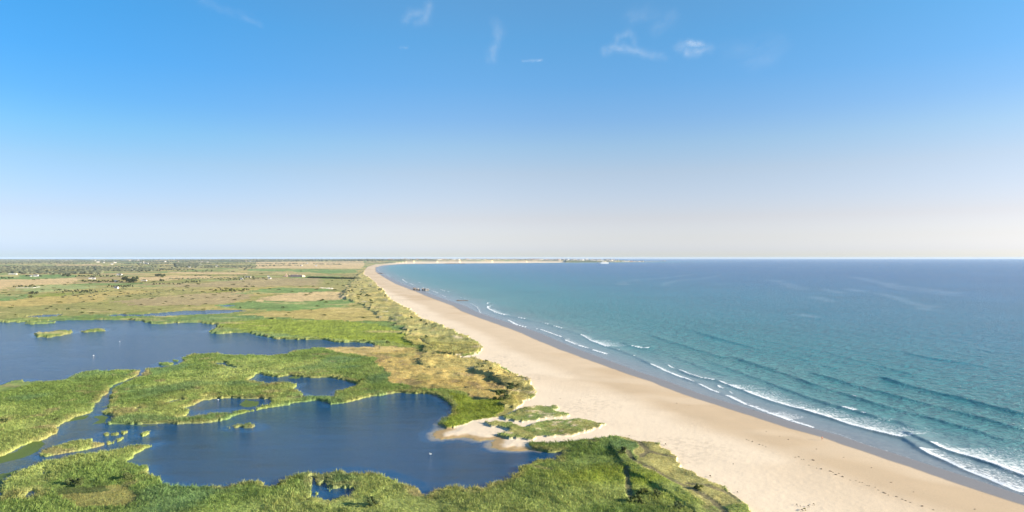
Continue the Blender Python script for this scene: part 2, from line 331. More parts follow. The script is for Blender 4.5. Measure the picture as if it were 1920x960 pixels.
def lay(X, Y, fine=True):
    """what lies at each point: water / sand / plants, their colour and height"""
    d = np.hypot(X, Y); a = np.clip(0.0062 * d, .3, 60)
    wx = X + a * fbm(X, Y, 7, 3, 1) * .8; wy = Y + a * fbm(X, Y, 7, 3, 2) * 1.4
    wx = wx + .9 * fbm(X, Y, 2.2, 2, 3); wy = wy + 1.5 * fbm(X, Y, 2.4, 2, 4)
    far = sstep(900, 1600, d)
    wx = wx * (1 - far) + X * far; wy = wy * (1 - far) + Y * far
    G = {}
    sd = pdist(shore_w, X, Y, 9000.0); sea = inside(sea_poly, X, Y); G['sd'] = np.where(sea, sd, -sd); G['sea'] = sea
    sand = inside(beach_w, wx, wy)
    for p in dunes_w: sand &= ~inside(p, wx, wy)
    sand |= (G['sd'] > -7) & (G['sd'] < 60) & (d < 9000)
    lake = np.zeros(X.shape, bool); pond = np.zeros(X.shape, bool)
    for n, p in lakes_w: lake |= inside(p, wx, wy)
    for p in ponds_w: pond |= inside(p, wx, wy)
    isle = np.zeros(X.shape, bool)
    for p in isles_w: isle |= inside(p, wx, wy)
    lake &= ~isle; pond &= ~isle
    water = (lake | pond) & ~sea
    sand &= ~water
    G['water'] = water; G['lake'] = lake; G['pond'] = pond; G['isle'] = isle
    wd = np.full(X.shape, 12.0)
    for p in [q for _, q in lakes_w] + ponds_w + isles_w: wd = np.minimum(wd, pdist(p, wx, wy, 12.0, True))
    G['wd'] = wd
    td = np.full(X.shape, 3.0)
    for t in trails_w: td = np.minimum(td, pdist(t, X + .4 * fbm(X, Y, 3, 2, 5), Y + .6 * fbm(X, Y, 3, 2, 6), 3.0))
    G['td'] = td
    # ---- colour
    n1 = fbm(X, Y, 90, 4, 11); n2 = fbm(X, Y, 22, 3, 12); n3 = fbm(X, Y * .6, 6, 3, 13)
    col = np.zeros(X.shape + (3,))
    def mix(c, w): col[...] = col * (1 - w[..., None]) + np.array(c) * w[..., None]
    mix(REED, np.ones(X.shape))
    mix(REEDY, sstep(-.25, .5, n1 + .5 * n2))
    mix(LIME, .8 * sstep(.05, .5, fbm(X, Y, 40, 3, 14)) * sstep(-40, 40, X))
    mix(COOL, .7 * sstep(.05, .45, fbm(X, Y, 34, 3, 15)) * (X < 60)); mix(DEAD, .5 * sstep(.36, .62, fbm(X, Y, 13, 3, 16)))
    mid = sstep(640, 900, Y) * (1 - sstep(-20, 60, inside(lakes_w[0][1], X, Y) * 1.0 - 1))
    # farmland patchwork beyond the marsh
    ff = sstep(1500, 1900, Y)
    ang = .12; u = (X * math.cos(ang) + Y * math.sin(ang)); v = (-X * math.sin(ang) + Y * math.cos(ang))
    u = u + 60 * fbm(X, Y, 500, 2, 20); v = v + 60 * fbm(X, Y, 500, 2, 21)
    cu = np.floor(u / 210 + _h(np.floor(v / 150), np.floor(v / 150) * 0, 3)); cv = np.floor(v / 150); hsh = _h(cu, cv, 9)
    pal = np.array([OLIVE, FGREEN, PEACH, PALEG, HEATH, STRAW, OLIVE, GOLD, FGREEN, OLIVE])
    fcol = pal[(hsh * 9.999).astype(int)] * .92
    near_m = sstep(860, 1060, Y)
    mix(OLIVE, near_m); mix(GOLD, near_m * sstep(-.1, .45, fbm(X, Y * .35, 110, 4, 22)) * .8); mix(LIME, near_m * sstep(.1, .5, fbm(X, Y * .4, 70, 3, 23)) * .7)
    col[...] = col * (1 - ff[..., None] * .75) + fcol * (ff[..., None] * .75)
    aw = np.clip(.012 * d, 2, 60)
    zx = X + aw * fbm(X, Y, 14, 4, 31) * 1.2; zy = Y + aw * fbm(X, Y, 14, 4, 32) * 2.0
    fz = sstep(2000, 3500, d); zx = zx * (1 - fz) + X * fz; zy = zy * (1 - fz) + Y * fz
    for c, p in zones_w: mix(c, inside(p, zx, zy) * .88)
    dn = np.zeros(X.shape, bool)
    for p in dunes_w: dn |= inside(p, wx, wy)
    mix(REEDY, dn * .5); mix(DUNE, dn * .6 * sstep(-.1, .4, fbm(X, Y, 6, 3, 17))); mix(SAND, dn * .6 * sstep(.32, .5, fbm(X, Y, 5, 3, 18)))
    gf = inside(zones_w[GFI][1], zx, zy)
    mix(OLIVE, gf * .65 * sstep(-.1, .35, fbm(X, Y, 15, 4, 19))); mix(DEAD, gf * .5 * sstep(.1, .4, fbm(X, Y * .6, 8, 3, 20)))
    belt = np.zeros(X.shape, bool)
    for p in belt_w: belt |= inside(p, zx, zy)
    mix(DUNE, belt * .75); mix(GOLD, belt * .55 * sstep(-.1, .4, n2))
    mix(WOOD, sstep(8200, 9400, Y) * .8 * (1 - sand) * sstep(-.25, .1, fbm(X, Y, 700, 2, 41)))
    # streaks of dry stalks and dark sedge
    st = fbm(X * .5, Y, 30, 4, 24)
    mix(STRAW, .55 * sstep(.18, .55, st) * (Y > 640)); mix(DARKV, .4 * sstep(.28, .6, fbm(X * .45, Y, 16, 4, 25)) * (Y > 500))
    mix(STRAW, .28 * sstep(4.0, .8, wd + 2.5 * n3) * (Y < 1000) * sstep(.25, -.25, n2))  # waterside rim: dead stems, plus golden sunlight on reed faces painted in
    mix((.52,.43,.28), belt * .8 * sstep(.42, .6, fbm(X, Y, 18, 3, 27)))
    vfac = 1 + .28 * n3 + .18 * n2
    col *= vfac[..., None]
    # sand
    sd_in = -G['sd']
    s_c = np.zeros(col.shape) + np.array(SAND)
    across = sd_in + 9 * fbm(X, Y, 60, 3, 51)
    bw = 26 + 0.02 * d
    damp = sstep(bw + 12, bw - 10, across) * .68 + .4 * sstep(.1, .35, fbm(X * .6 + Y * .25, Y * .9, 55, 3, 52)) * sstep(bw + 45, bw + 10, across)
    s_c = s_c * (1 - np.clip(damp, 0, 1)[..., None] * np.array([.25, .31, .39]))
    s_c *= (1 + .05 * fbm(X, Y, 9, 3, 53) - .16 * sstep(-.05, .45, fbm(X, Y, 1.5, 2, 54)) * sstep(-.15, .35, fbm(X, Y, 30, 3, 56)) * sstep(bw + 5, bw + 25, across))[..., None]
    wetw = np.where(d < 3000, 11 + 9 * sstep(350, 700, d), 10)
    wet = sstep(-1.0, .6, G['sd'] + .9 * fbm(X, Y, 12, 3, 55))
    s_c = s_c * (1 - wet[..., None]) + np.array((.225, .185, .150)) * wet[..., None]
    lw = (wd < 6) * (Y < 330)
    s_c = np.where((lw > 0)[..., None], s_c * (1 - .45 * sstep(6, 2.5, wd))[..., None] * (1 - sstep(6, 2.5, wd)[..., None] * np.array([0, .15, .42])), s_c)
    G['wet'] = wet * sand; G['wetw'] = wetw
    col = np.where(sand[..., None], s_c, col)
    tr = sstep(1.5, .8, td) * (~sand)
    col = col * (1 - .75 * tr[..., None]) + np.array((.16, .13, .08)) * (.75 * tr[..., None])
    # ---- heights
    veg = (~sand) & (~water) & (G['sd'] < 0)
    gold = np.zeros(X.shape, bool)
    for c, p in zones_w:
        if c in (GOLD, STRAW, PEACH, HEATH, DUNE): gold |= inside(p, zx, zy)
        elif c in (LIME, FGREEN, REED): gold &= ~inside(p, zx, zy)
    reedy = veg & (Y < 900) & ~gold
    canopy = np.where(reedy, 1.1, .4) * (1 - sstep(750, 1000, Y) * .6)
    canopy = canopy * (1 - .4 * sstep(-50, 60, X) * (Y < 300) * inside(FORE_DUNE, X, Y))
    lum = fbm(X, Y, 5, 3, 61); lum2 = fbm(X, Y, 1.6, 2, 62)
    can = canopy * (1 + .35 * lum + .35 * lum2) * (1 - .9 * tr)
    small = G['isle'] & (wd < 2.2); can = np.where(small, can * .55, can) * np.where(dn, .4, 1.0)
    lowm = inside(zones_w[-3][1], zx, zy) | inside(zones_w[-2][1], zx, zy)
    can = np.where(lowm, can * .45, can)
    can *= 1 - .55 * sstep(-.2, -.55, fbm(X, Y, 14, 3, 63))
    G['can'] = can * veg
    relief = .42 + .0 * X
    bi = belt.astype(float) * sstep(3, 30, sd_in - 40)
    rid = 1 - np.abs(fbm(X * .8 + Y * .3, Y, 34, 3, 71))
    relief = relief + bi * (3.6 * (rid - .45) * (1 + .5 * sstep(700, 1500, Y)) + 1.2 * fbm(X, Y, 12, 2, 72))
    relief = relief + inside(FORE_DUNE, X, Y) * .9 * (1 + fbm(X, Y, 12, 3, 73)) * veg
    du = np.zeros(X.shape, bool)
    for p in dunes_w: du |= inside(p, wx, wy)
    relief = relief + du * .8 * (1 + fbm(X, Y, 9, 3, 74)) * .8
    relief = relief + gf * 1.1 * (.6 - np.abs(fbm(X, Y, 16, 3, 75)) * 1.6 + .5 * fbm(X, Y, 5, 2, 76))
    relief = np.maximum(relief, .15)
    hills = sstep(3500, 11000, Y) * (9 + 16 * (fbm(X, Y, 2600, 3, 81) + .2)) * sstep(-150, -1500, G['sd']) + 24 * sstep(8500, 10500, Y) * sstep(-60, -700, G['sd']) * (1 - sstep(-3500, -6000, G['sd']))
    relief = relief + np.maximum(hills, 0)
    beachz = np.clip(.28 + .010 * (sd_in), .2, .46) + .035 * fbm(X, Y, 1.5, 2, 91) * sstep(20, 40, sd_in) + .06 * fbm(X, Y, 14, 2, 92) * sstep(10, 30, sd_in)
    z = np.where(sand, beachz, relief)
    z = np.where(sand & (wd < 12) & (Y < 400), np.minimum(z, .05 + .05 * wd), z)
    z = np.where(G['sd'] > 0, np.where(G['sd'] < wetw, .28 * (1 - G['sd'] / wetw) , -.04 * (G['sd'] - wetw)), z)
    z = np.where((G['sd'] > 0) & (d > 9000), -3.0, z)
    z = np.where(water, np.where(wd < 12, -.03 - .12 * wd, -1.5), z)
    G['z'] = np.maximum(z, -6.0); G['col'] = np.clip(col, .004, .9); G['veg'] = veg; G['sand'] = sand; G['belt'] = belt; G['du'] = du
    G['reedy'] = reedy; G['gold'] = gold; G['lowm'] = lowm; G['tr'] = tr
    return G

# ------------------------------------------------------------------ materials
def nmat(name):
    m = bpy.data.materials.new(name); m.use_nodes = True; nt = m.node_tree; nt.nodes.clear()
    out = nt.nodes.new('ShaderNodeOutputMaterial'); b = nt.nodes.new('ShaderNodeBsdfPrincipled')
    nt.links.new(b.outputs[0], out.inputs['Surface'])
    return m, nt, b, out
def ntex(nt, scale, detail=3, rough=.55, vec=None, kind='ShaderNodeTexNoise'):
    n = nt.nodes.new(kind); n.inputs['Scale'].default_value = scale
    if 'Detail' in n.inputs: n.inputs['Detail'].default_value = detail
    if 'Roughness' in n.inputs: n.inputs['Roughness'].default_value = rough
    if vec is not None: nt.links.new(vec, n.inputs['Vector'])
    return n
def geo_pos(nt, scale=(1, 1, 1), rotz=0.0):
    g = nt.nodes.new('ShaderNodeNewGeometry'); m = nt.nodes.new('ShaderNodeMapping'); m.inputs['Scale'].default_value = scale
    m.inputs['Rotation'].default_value = (0, 0, rotz)
    nt.links.new(g.outputs['Position'], m.inputs['Vector']); return m.outputs[0]
def ramp(nt, fac, stops):
    r = nt.nodes.new('ShaderNodeValToRGB'); nt.links.new(fac, r.inputs[0]); e = r.color_ramp.elements
    while len(e) < len(stops): e.new(.5)
    for k, (p, c) in enumerate(stops):
        e[k].position = p; e[k].color = (tuple(c) + (1,))[:4] if not isinstance(c, float) else (c, c, c, 1)
    return r
def mathn(nt, op, a, b=None, clamp=False):
    n = nt.nodes.new('ShaderNodeMath'); n.operation = op; n.use_clamp = clamp
    for k, v in enumerate((a, b)):
        if v is None: continue
        if isinstance(v, (int, float)): n.inputs[k].default_value = v
        else: nt.links.new(v, n.inputs[k])
    return n.outputs[0]
def mixc(nt, fac, a, b, mode='MIX'):
    n = nt.nodes.new('ShaderNodeMix'); n.data_type = 'RGBA'; n.blend_type = mode
    for k, v in ((0, fac), (6, a), (7, b)):
        if isinstance(v, (int, float)): n.inputs[k].default_value = v
        elif isinstance(v, tuple): n.inputs[k].default_value = (v + (1,))[:4]
        else: nt.links.new(v, n.inputs[k])
    return n.outputs[2]
def attr(nt, name, out='Fac'):
    a = nt.nodes.new('ShaderNodeAttribute'); a.attribute_name = name; return a.outputs[out]

def ground_material():
    m, nt, b, out = nmat('ground')
    col = attr(nt, 'Col', 'Color'); wet = attr(nt, 'wet'); veg = attr(nt, 'veg')
    p = geo_pos(nt)
    n1 = ntex(nt, 1.1, 4, .65, p).outputs['Fac']; n2 = ntex(nt, .16, 4, .6, p).outputs['Fac']
    f1 = ramp(nt, n1, [(.3, .55), (.5, .95), (.72, 1.5)]).outputs[0]; f2 = ramp(nt, n2, [(.3, .75), (.7, 1.25)]).outputs[0]
    vg = mixc(nt, 1.0, mixc(nt, 1.0, col, f1, 'MULTIPLY'), f2, 'MULTIPLY')
    ns = ntex(nt, 2.4, 5, .7, p).outputs['Fac']; fs = ramp(nt, ns, [(.28, .80), (.5, 1.0), (.72, 1.08)]).outputs[0]
    sd = mixc(nt, 1.0, col, fs, 'MULTIPLY')
    nt.links.new(mixc(nt, veg, sd, vg), b.inputs['Base Color'])
    r = nt.nodes.new('ShaderNodeMix'); r.inputs[2].default_value = .95; r.inputs[3].default_value = .30; nt.links.new(wet, r.inputs[0])
    nt.links.new(r.outputs[0], b.inputs['Roughness'])
    sp = nt.nodes.new('ShaderNodeMix'); sp.inputs[2].default_value = .12; sp.inputs[3].default_value = .28; nt.links.new(wet, sp.inputs[0])
    nt.links.new(sp.outputs[0], b.inputs['Specular IOR Level'])
    bm = nt.nodes.new('ShaderNodeBump'); bm.inputs['Distance'].default_value = .25
    st = mathn(nt, 'ADD', mathn(nt, 'MULTIPLY', veg, .75), mathn(nt, 'MULTIPLY', mathn(nt, 'SUBTRACT', 1.0, wet), .12))
    nt.links.new(st, bm.inputs['Strength']); nt.links.new(mathn(nt, 'ADD', n1, ns), bm.inputs['Height']); nt.links.new(bm.outputs[0], b.inputs['Normal'])
    return m

def sea_material():
    m, nt, b, out = nmat('sea_water')
    col = attr(nt, 'Col', 'Color'); foam = attr(nt, 'foam'); slick = attr(nt, 'slick')
    p = geo_pos(nt, (1, 1, 1), .45)
    fine = ntex(nt, 1.1, 3, .8, geo_pos(nt, (1, 1.6, 1), .5)).outputs['Fac']
    # foam breaks into lace
    v = mathn(nt, 'ADD', mathn(nt, 'MULTIPLY', ntex(nt, .9, 5, .85, geo_pos(nt, (1, .5, 1))).outputs['Fac'], 1.5), -.25)
    th = mathn(nt, 'SUBTRACT', mathn(nt, 'ADD', foam, v), .96)
    fm = mathn(nt, 'MULTIPLY', th, 4.0, True)
    nt.links.new(mixc(nt, fm, col, (.80, .80, .78)), b.inputs['Base Color'])
    r = nt.nodes.new('ShaderNodeMix'); r.inputs[2].default_value = .22; r.inputs[3].default_value = .9; nt.links.new(fm, r.inputs[0])
    nt.links.new(r.outputs[0], b.inputs['Roughness'])
    b.inputs['IOR'].default_value = 1.33
    w1 = ntex(nt, .55, 5, .7, geo_pos(nt, (1, 2.2, 1), .25)).outputs['Fac']
    w2 = ntex(nt, .09, 4, .6, geo_pos(nt, (1, 2.0, 1), .35)).outputs['Fac']
    w3 = ntex(nt, .2, 4, .65, geo_pos(nt, (1, 1.8, 1), .3)).outputs['Fac']
    hgt = mathn(nt, 'ADD', mathn(nt, 'MULTIPLY', w1, .6), mathn(nt, 'ADD', mathn(nt, 'MULTIPLY', w3, 1.8), mathn(nt, 'MULTIPLY', w2, 5.0)))
    bm = nt.nodes.new('ShaderNodeBump'); bm.inputs['Distance'].default_value = 1.0
    nt.links.new(mathn(nt, 'SUBTRACT', 1.0, mathn(nt, 'MULTIPLY', slick, .35)), bm.inputs['Strength'])
    nt.links.new(hgt, bm.inputs['Height']); nt.links.new(bm.outputs[0], b.inputs['Normal'])
    return m

def lake_material():
    m, nt, b, out = nmat('lake_water')
    col = attr(nt, 'Col', 'Color'); alg = attr(nt, 'algae')
    n = ntex(nt, .8, 4, .6, geo_pos(nt)).outputs['Fac']
    a = mathn(nt, 'MULTIPLY', mathn(nt, 'SUBTRACT', mathn(nt, 'ADD', alg, mathn(nt, 'MULTIPLY', n, .5)), .72), 7.0, True)
    nt.links.new(mixc(nt, a, col, (.10, .14, .02)), b.inputs['Base Color'])
    r = nt.nodes.new('ShaderNodeMix'); r.inputs[2].default_value = .12; r.inputs[3].default_value = .6; nt.links.new(a, r.inputs[0])
    nt.links.new(r.outputs[0], b.inputs['Roughness']); b.inputs['IOR'].default_value = 1.33
    w1 = ntex(nt, 1.0, 4, .65, geo_pos(nt, (1, 2.6, 1), -.25)).outputs['Fac']
    w2 = ntex(nt, .035, 3, .6, geo_pos(nt, (1, 5, 1), .5)).outputs['Fac']
    calm = attr(nt, 'calm')
    bm = nt.nodes.new('ShaderNodeBump'); bm.inputs['Distance'].default_value = 1.3
    s = mathn(nt, 'MULTIPLY', mathn(nt, 'ADD', -.1, mathn(nt, 'MULTIPLY', w2, 1.7)), mathn(nt, 'SUBTRACT', 1.0, mathn(nt, 'MULTIPLY', calm, .8)))
    nt.links.new(s, bm.inputs['Strength']); nt.links.new(w1, bm.inputs['Height']); nt.links.new(bm.outputs[0], b.inputs['Normal'])
    return m

def leaf_material(name, use_col=True, base=(.1, .14, .03), trans=.35, var=.35, nscale=None):
    m, nt, b, out = nmat(name)
    c = attr(nt, 'Col', 'Color') if use_col else None
    if not use_col:
        oi = nt.nodes.new('ShaderNodeObjectInfo')
        n = ntex(nt, nscale or .5, 3, .6, geo_pos(nt)).outputs['Fac']
        v = ramp(nt, n, [(.3, 1 - var), (.7, 1 + var)]).outputs[0]
        v2 = ramp(nt, oi.outputs['Random'], [(0, (.8, .82, .8)), (.5, (1, 1, 1)), (1, (1.25, 1.12, .95))]).outputs[0]
        c = mixc(nt, 1.0, mixc(nt, 1.0, base, v, 'MULTIPLY'), v2, 'MULTIPLY')
    nt.links.new(c, b.inputs['Base Color']); b.inputs['Roughness'].default_value = .75; b.inputs['Specular IOR Level'].default_value = .15
    t = nt.nodes.new('ShaderNodeBsdfTranslucent'); nt.links.new(c, t.inputs[0])
    mx = nt.nodes.new('ShaderNodeMixShader'); mx.inputs[0].default_value = trans
    nt.links.new(b.outputs[0], mx.inputs[1]); nt.links.new(t.outputs[0], mx.inputs[2]); nt.links.new(mx.outputs[0], out.inputs['Surface'])
    return m

def plain(name, c, rough=.8, var=.15, scale=.6, metal=0.0):
    m, nt, b, out = nmat(name)
    n = ntex(nt, scale, 4, .6, geo_pos(nt)).outputs['Fac']
    v = ramp(nt, n, [(.3, 1 - var), (.7, 1 + var)]).outputs[0]
    nt.links.new(mixc(nt, 1.0, c, v, 'MULTIPLY'), b.inputs['Base Color'])
    b.inputs['Roughness'].default_value = rough; b.inputs['Metallic'].default_value = metal
    return m

M_ground = ground_material(); M_sea = sea_material(); M_lake = lake_material(); M_reed = leaf_material('reed_leaves')

# ------------------------------------------------------------------ the ground sheet
pxs = np.arange(-150, 2071, 1.5)
th = np.arctan((pxs - CX) / F)
extra_r = th[-1] + np.cumsum(np.linspace(.01, .16, 24)); extra_r = extra_r[extra_r < math.pi - .05]
extra_l = th[0] - np.cumsum(np.linspace(.01, .16, 24)); extra_l = extra_l[extra_l > -math.pi + .05]
TH = np.concatenate([extra_l[::-1], th, extra_r])
off = np.concatenate([[30000, 8000, 3000, 1600, 1100, 850, 700, 620, 570, 530], np.arange(500, 60, -1.25), np.arange(60, 14, -.55), np.arange(14, 2.1, -.25), [2.0]])
dd = F * H / off
cosm = math.cos(max(abs(th[0]), abs(th[-1])))
TT, DD = np.meshgrid(TH, dd)
RR = DD / np.maximum(np.cos(TT), cosm)
RR = np.minimum(RR, 50000)
GX = RR * np.sin(TT); GY = RR * np.cos(TT)
G = lay(GX, GY)
nr, nc = GX.shape
def grid_faces(nr, nc, wrap=True):
    i = np.arange(nr - 1)[:, None]; j = np.arange(nc if wrap else nc - 1)[None, :]; j2 = (j + 1) % nc
    return np.stack([i * nc + j, i * nc + j2, (i + 1) * nc + j2, (i + 1) * nc + j], -1).reshape(-1, 4)
faces = grid_faces(nr, nc)
tuft_zone = sstep(640, 560, GY) * 1.0
gz = G['z'] + G['can'] * np.where(tuft_zone > .5, .5, .85)
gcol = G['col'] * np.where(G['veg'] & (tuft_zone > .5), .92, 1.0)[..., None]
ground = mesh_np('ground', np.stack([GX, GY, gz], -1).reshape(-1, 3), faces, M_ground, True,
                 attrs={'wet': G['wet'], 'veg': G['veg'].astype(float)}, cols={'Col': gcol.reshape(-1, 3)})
tag(ground, kind='structure')

# ------------------------------------------------------------------ lakes and ponds
taken = np.zeros(len(faces), bool)
def water_sheet(name, mask, extra_mat=M_lake):
    m = mask.copy()
    for _ in range(2):
        m2 = m.copy(); m2[1:] |= m[:-1]; m2[:-1] |= m[1:]; m2[:, 1:] |= m[:, :-1]; m2[:, :-1] |= m[:, 1:]; m = m2
    mf = m.ravel(); fsel = mf[faces].all(1) & ~taken; taken[:] |= fsel; f = faces[fsel]
    if len(f) == 0: return None
    used, inv = np.unique(f.ravel(), return_inverse=True)
    X = GX.ravel()[used]; Y = GY.ravel()[used]; wd = G['wd'].ravel()[used]; sandn = sand_near.ravel()[used]
    alg = np.zeros(len(used))
    jx = X + 1.2 * fbm(X, Y, 5, 3, 7); jy = Y + 1.6 * fbm(X, Y, 5, 3, 8)
    for a in algae_w: alg = np.maximum(alg, inside(a, jx, jy) * .8)
    c = np.zeros((len(used), 3)) + np.array((.006, .050, .122))
    sh = sandn * sstep(4.5, .3, wd); c = c * (1 - sh[:, None]) + np.array((.26, .22, .16)) * sh[:, None]
    calm = np.clip(sstep(10, 2, wd) + sstep(.15, .4, fbm(X, Y, 60, 2, 9)) * .5, 0, 1)
    o = mesh_np(name, np.stack([X, Y, np.zeros(len(X))], -1), inv.reshape(-1, 4), extra_mat, True, attrs={'algae': alg, 'calm': calm}, cols={'Col': c})
    return tag(o, kind='structure')
sand_near = G['sand'].astype(float)
for _ in range(10):
    s2 = sand_near.copy(); s2[1:] = np.maximum(s2[1:], sand_near[:-1]); s2[:-1] = np.maximum(s2[:-1], sand_near[1:])
    s2[:, 1:] = np.maximum(s2[:, 1:], sand_near[:, :-1]); s2[:, :-1] = np.maximum(s2[:, :-1], sand_near[:, 1:]); sand_near = s2
water_sheet('lake', G['lake'] & ~G['sea'])
for p in ponds_w: water_sheet('pond', inside(p, GX, GY) & G['pond'] & ~G['lake'])

# ------------------------------------------------------------------ the sea
WAVES = [ # line, crest height, foam strength by run [(from,to,trail metres,strength)]
 ([(1236,672),(1250,683),(1258,689),(1271,693),(1292,702.5),(1312.5,709),(1335,713),(1346,714.6),(1362.5,722),(1392,732),(1417,742),(1448,753.5),(1500,768),(1548,782),(1594,797),(1646,811),(1686,820.5),(1700,825),(1723,841),(1742,852),(1773,866),(1804,880),(1850,898.5),(1920,926),(2050,975)],
   .75, [(1250,1266,3,.75),(1271,1312,4,.8),(1312,1338,9,.85),(1346,1362,4,.85),(1362,1394,20,.94),(1394,1448,20,.97),(1448,1500,20,.92),(1500,1560,22,.95),(1560,1688,30,.95),(1722,1756,12,1.0),(1756,1800,16,.9),(1800,1920,24,.92)]),
 ([(1686,806),(1720,820),(1744,832),(1762.5,841),(1794,851.7),(1825,860),(1850,868),(1920,893),(2050,940)], .9, [(1744,1765,9,.95),(1765,2050,34,.99)]),
 ([(1240,694),(1250,697),(1277,708),(1300,715),(1333,731.7),(1367,744),(1396,757.7),(1437.5,773),(1479,788),(1530,803.5)], .35, [(1245,1290,4,.95),(1310,1350,3,.85),(1360,1400,4,.95),(1400,1437,6,.85),(1437,1480,13,1.0),(1480,1530,4,.85)]),
 ([(1530,803.5),(1575,815),(1620,834),(1680,854),(1740,876),(1790,895),(1850,914)], .12, [(1530,1720,1.0,.5)]),
 ([(1344,722),(1350,727),(1358,728.5)], .3, [(-1,9999,2.5,.8)]), ([(1366,733),(1372,739)], .2, [(-1,9999,2,.6)]),
 ([(1286,711),(1294,714),(1302,716)], .3, [(-1,9999,3,.8)]),
 ([(1262,669),(1292,679.6),(1323,692),(1345,700)], .5, []),
 ([(1300,667),(1319,673),(1375,694),(1433,715),(1500,740),(1552,757.7),(1579,765),(1604,771.7),(1623,776.5),(1650,785),(1687,793),(1720,806)], .8, [(1577,1604,7,.95),(1615,1624,3,.8),(1552,1562,2,.5),(1562,1575,2,.5)]),
 ([(1360,664),(1385,674),(1458,696),(1531,723),(1594,742),(1650,760),(1700,772),(1749,785),(1791,797.5),(1832,808),(1900,832)], .95, [(1599,1608,1.6,.85)]),
 ([(1500,692),(1530,702),(1603,722.5),(1666,739),(1739,758),(1812,776.7),(1920,806),(2050,842)], .8, []),
 ([(1620,672),(1645,679),(1701,722.5-24),(1749,712),(1812,731),(1920,765),(2050,805)], .0, []),
 ([(1640,704),(1701,722.5),(1749,735),(1812,749.6),(1860,762),(1920,777),(2050,812)], 1.1, []),
 ([(1200,611),(1244,600+18),(1277,625),(1312,634),(1354,647),(1396,661)], .0, []),
 ([(1277,614),(1312,624.6),(1354,637),(1396,647.5),(1450,664)], .7, []),
 ([(1208,624.6),(1250,639),(1279,647.5),(1333,664),(1360,672)], .7, []),
 ([(1700,662),(1749,672.5),(1822,683),(1900,700)], .6, []), ([(1560,664),(1640,684),(1700,700)], .5, []), ([(1430,655),(1500,672),(1560,690)], .5, []),
 ([(913,567),(914,578),(928,586),(949,592),(970,595),(997,602),(1015,605),(1030,609),(1053,616),(1088,627),(1109,640),(1136,649.6),(1161,657),(1188,667),(1222,684),(1251,697.5)],
   .55, [(912.5,950,14,1.0),(968,985,6,1.0),(1015,1031,6,.85),(1038,1053,6,.85),(1086,1104,10,.9),(1104,1140,26,1.0),(1156,1163,3,.85),(1184,1190,3,.8),(1217,1250,5,.9)]),
 ([(949,598.5),(967.5,609),(988,614),(1013,618),(1055,633),(1061,639),(1080,646.5),(1109,656),(1136,664)], .3, [(949,988,5,1.0),(1005,1050,4,.95),(1055,1080,8,.9),(1080,1100,6,1.0),(1108,1136,5,1.0)]),
 ([(1170,643),(1182,648.5),(1205,654),(1224,652)], .6, [(1180,1224,10,.95)]),
 ([(881,569),(894,576),(900,587)], .3, [(-1,9999,6,.7)]), ([(808,545),(821,550)], .4, [(-1,9999,10,.85)]), ([(826,543),(832,545.5),(842,547)], .4, [(-1,9999,9,.85)]),
 ([(788,537.7),(800,541)], .4, [(-1,9999,10,.8)]), ([(753,523),(757,527),(762,530)], .4, [(-1,9999,12,.85)]), ([(767,531),(775,535)], .4, [(-1,9999,12,.8)]),
 ([(744,516),(756,516.4)], .4, [(-1,9999,14,.75)]), ([(775,526),(790,526.4)], .4, [(-1,9999,14,.7)]), ([(725,508),(733,508.6)], .4, [(-1,9999,20,.75)]), ([(825,552),(834,557)], .3, [(-1,9999,6,.8)]),
 ([(720,513),(727,516),(729,519)], .3, [(-1,9999,16,.6)]), ([(728,498.3),(740,498.4)], .4, [(-1,9999,35,.7)]), ([(864,558),(874,560)], .3, [(-1,9999,5,.7)]), ([(784,529),(788,531)], .3, [(-1,9999,8,.7)]),
 ([(1180,610),(1215,617),(1240,628)], .0, []),
]
sea_m = G['sd'] > 2
m = sea_m.copy()
for _ in range(2):
    m2 = m.copy(); m2[1:] |= m[:-1]; m2[:-1] |= m[1:]; m2[:, 1:] |= m[:, :-1]; m2[:, :-1] |= m[:, 1:]; m = m2
f = faces[m.ravel()[faces].all(1)]
used, inv = np.unique(f.ravel(), return_inverse=True)
SX = GX.ravel()[used]; SY = GY.ravel()[used]; SD = G['sd'].ravel()[used]; SW = G['wetw'].ravel()[used]
dist = np.hypot(SX, SY)
sz = np.zeros(len(SX)); foam = np.zeros(len(SX)); wx = SX + .5 * fbm(SX, SY, 8, 3, 201); wy = SY + .9 * fbm(SX, SY, 8, 3, 202)
amod = .75 + .5 * fbm(SX, SY, 25, 2, 203)
for line, A, fo in WAVES:
    L = [unp(*p) for p in line]
    PX = [p[0] for p in line]; lo, hi = min(PX), max(PX)
    S, T, D = pdist(L, wx, wy, 36.0, full=True, runs=PX)
    S = np.where(D < 36, S, 99.)       # lines run towards the camera: seaward is on their left
    sea_side = S
    endf = sstep(lo, lo + .06 * (hi - lo), T) * sstep(hi, hi - .06 * (hi - lo), T) if len(line) > 4 else 1.0
    if A > 0:
        wf, wb = 1.2 + .8 * A, 3.0 + 5 * A
        prof = np.where(sea_side < 0, np.exp(-(sea_side / wf) ** 2), np.exp(-(sea_side / wb) ** 2))
        sz += .9 * A * prof * endf * amod * (D < 36)
    for (t0, t1, tr, st) in fo:
        tt = T + 5 * fbm(SX, SY, 6, 2, 204)
        on = sstep(t0 - 3, t0 + 3, tt) * sstep(t1 + 3, t1 - 3, tt) if t0 > 0 else ((T > lo + .01) & (T < hi - .01)) * 1.0
        trj = tr * (.7 + .6 * vnoise(SX / 5, SY / 5, 66))
        lead = sstep(-.8, -.1, sea_side) * sstep(2.4, .8, sea_side)
        q_ = np.clip(sea_side / trj, 0, 1); trail = (sea_side > 0) * (.59 - .20 * q_ + .24 * np.exp(-sea_side / 1.8)) * sstep(1.0, .8, q_)
        foam = np.maximum(foam, on * (D < 36) * np.maximum(lead * st * .95, trail * st))
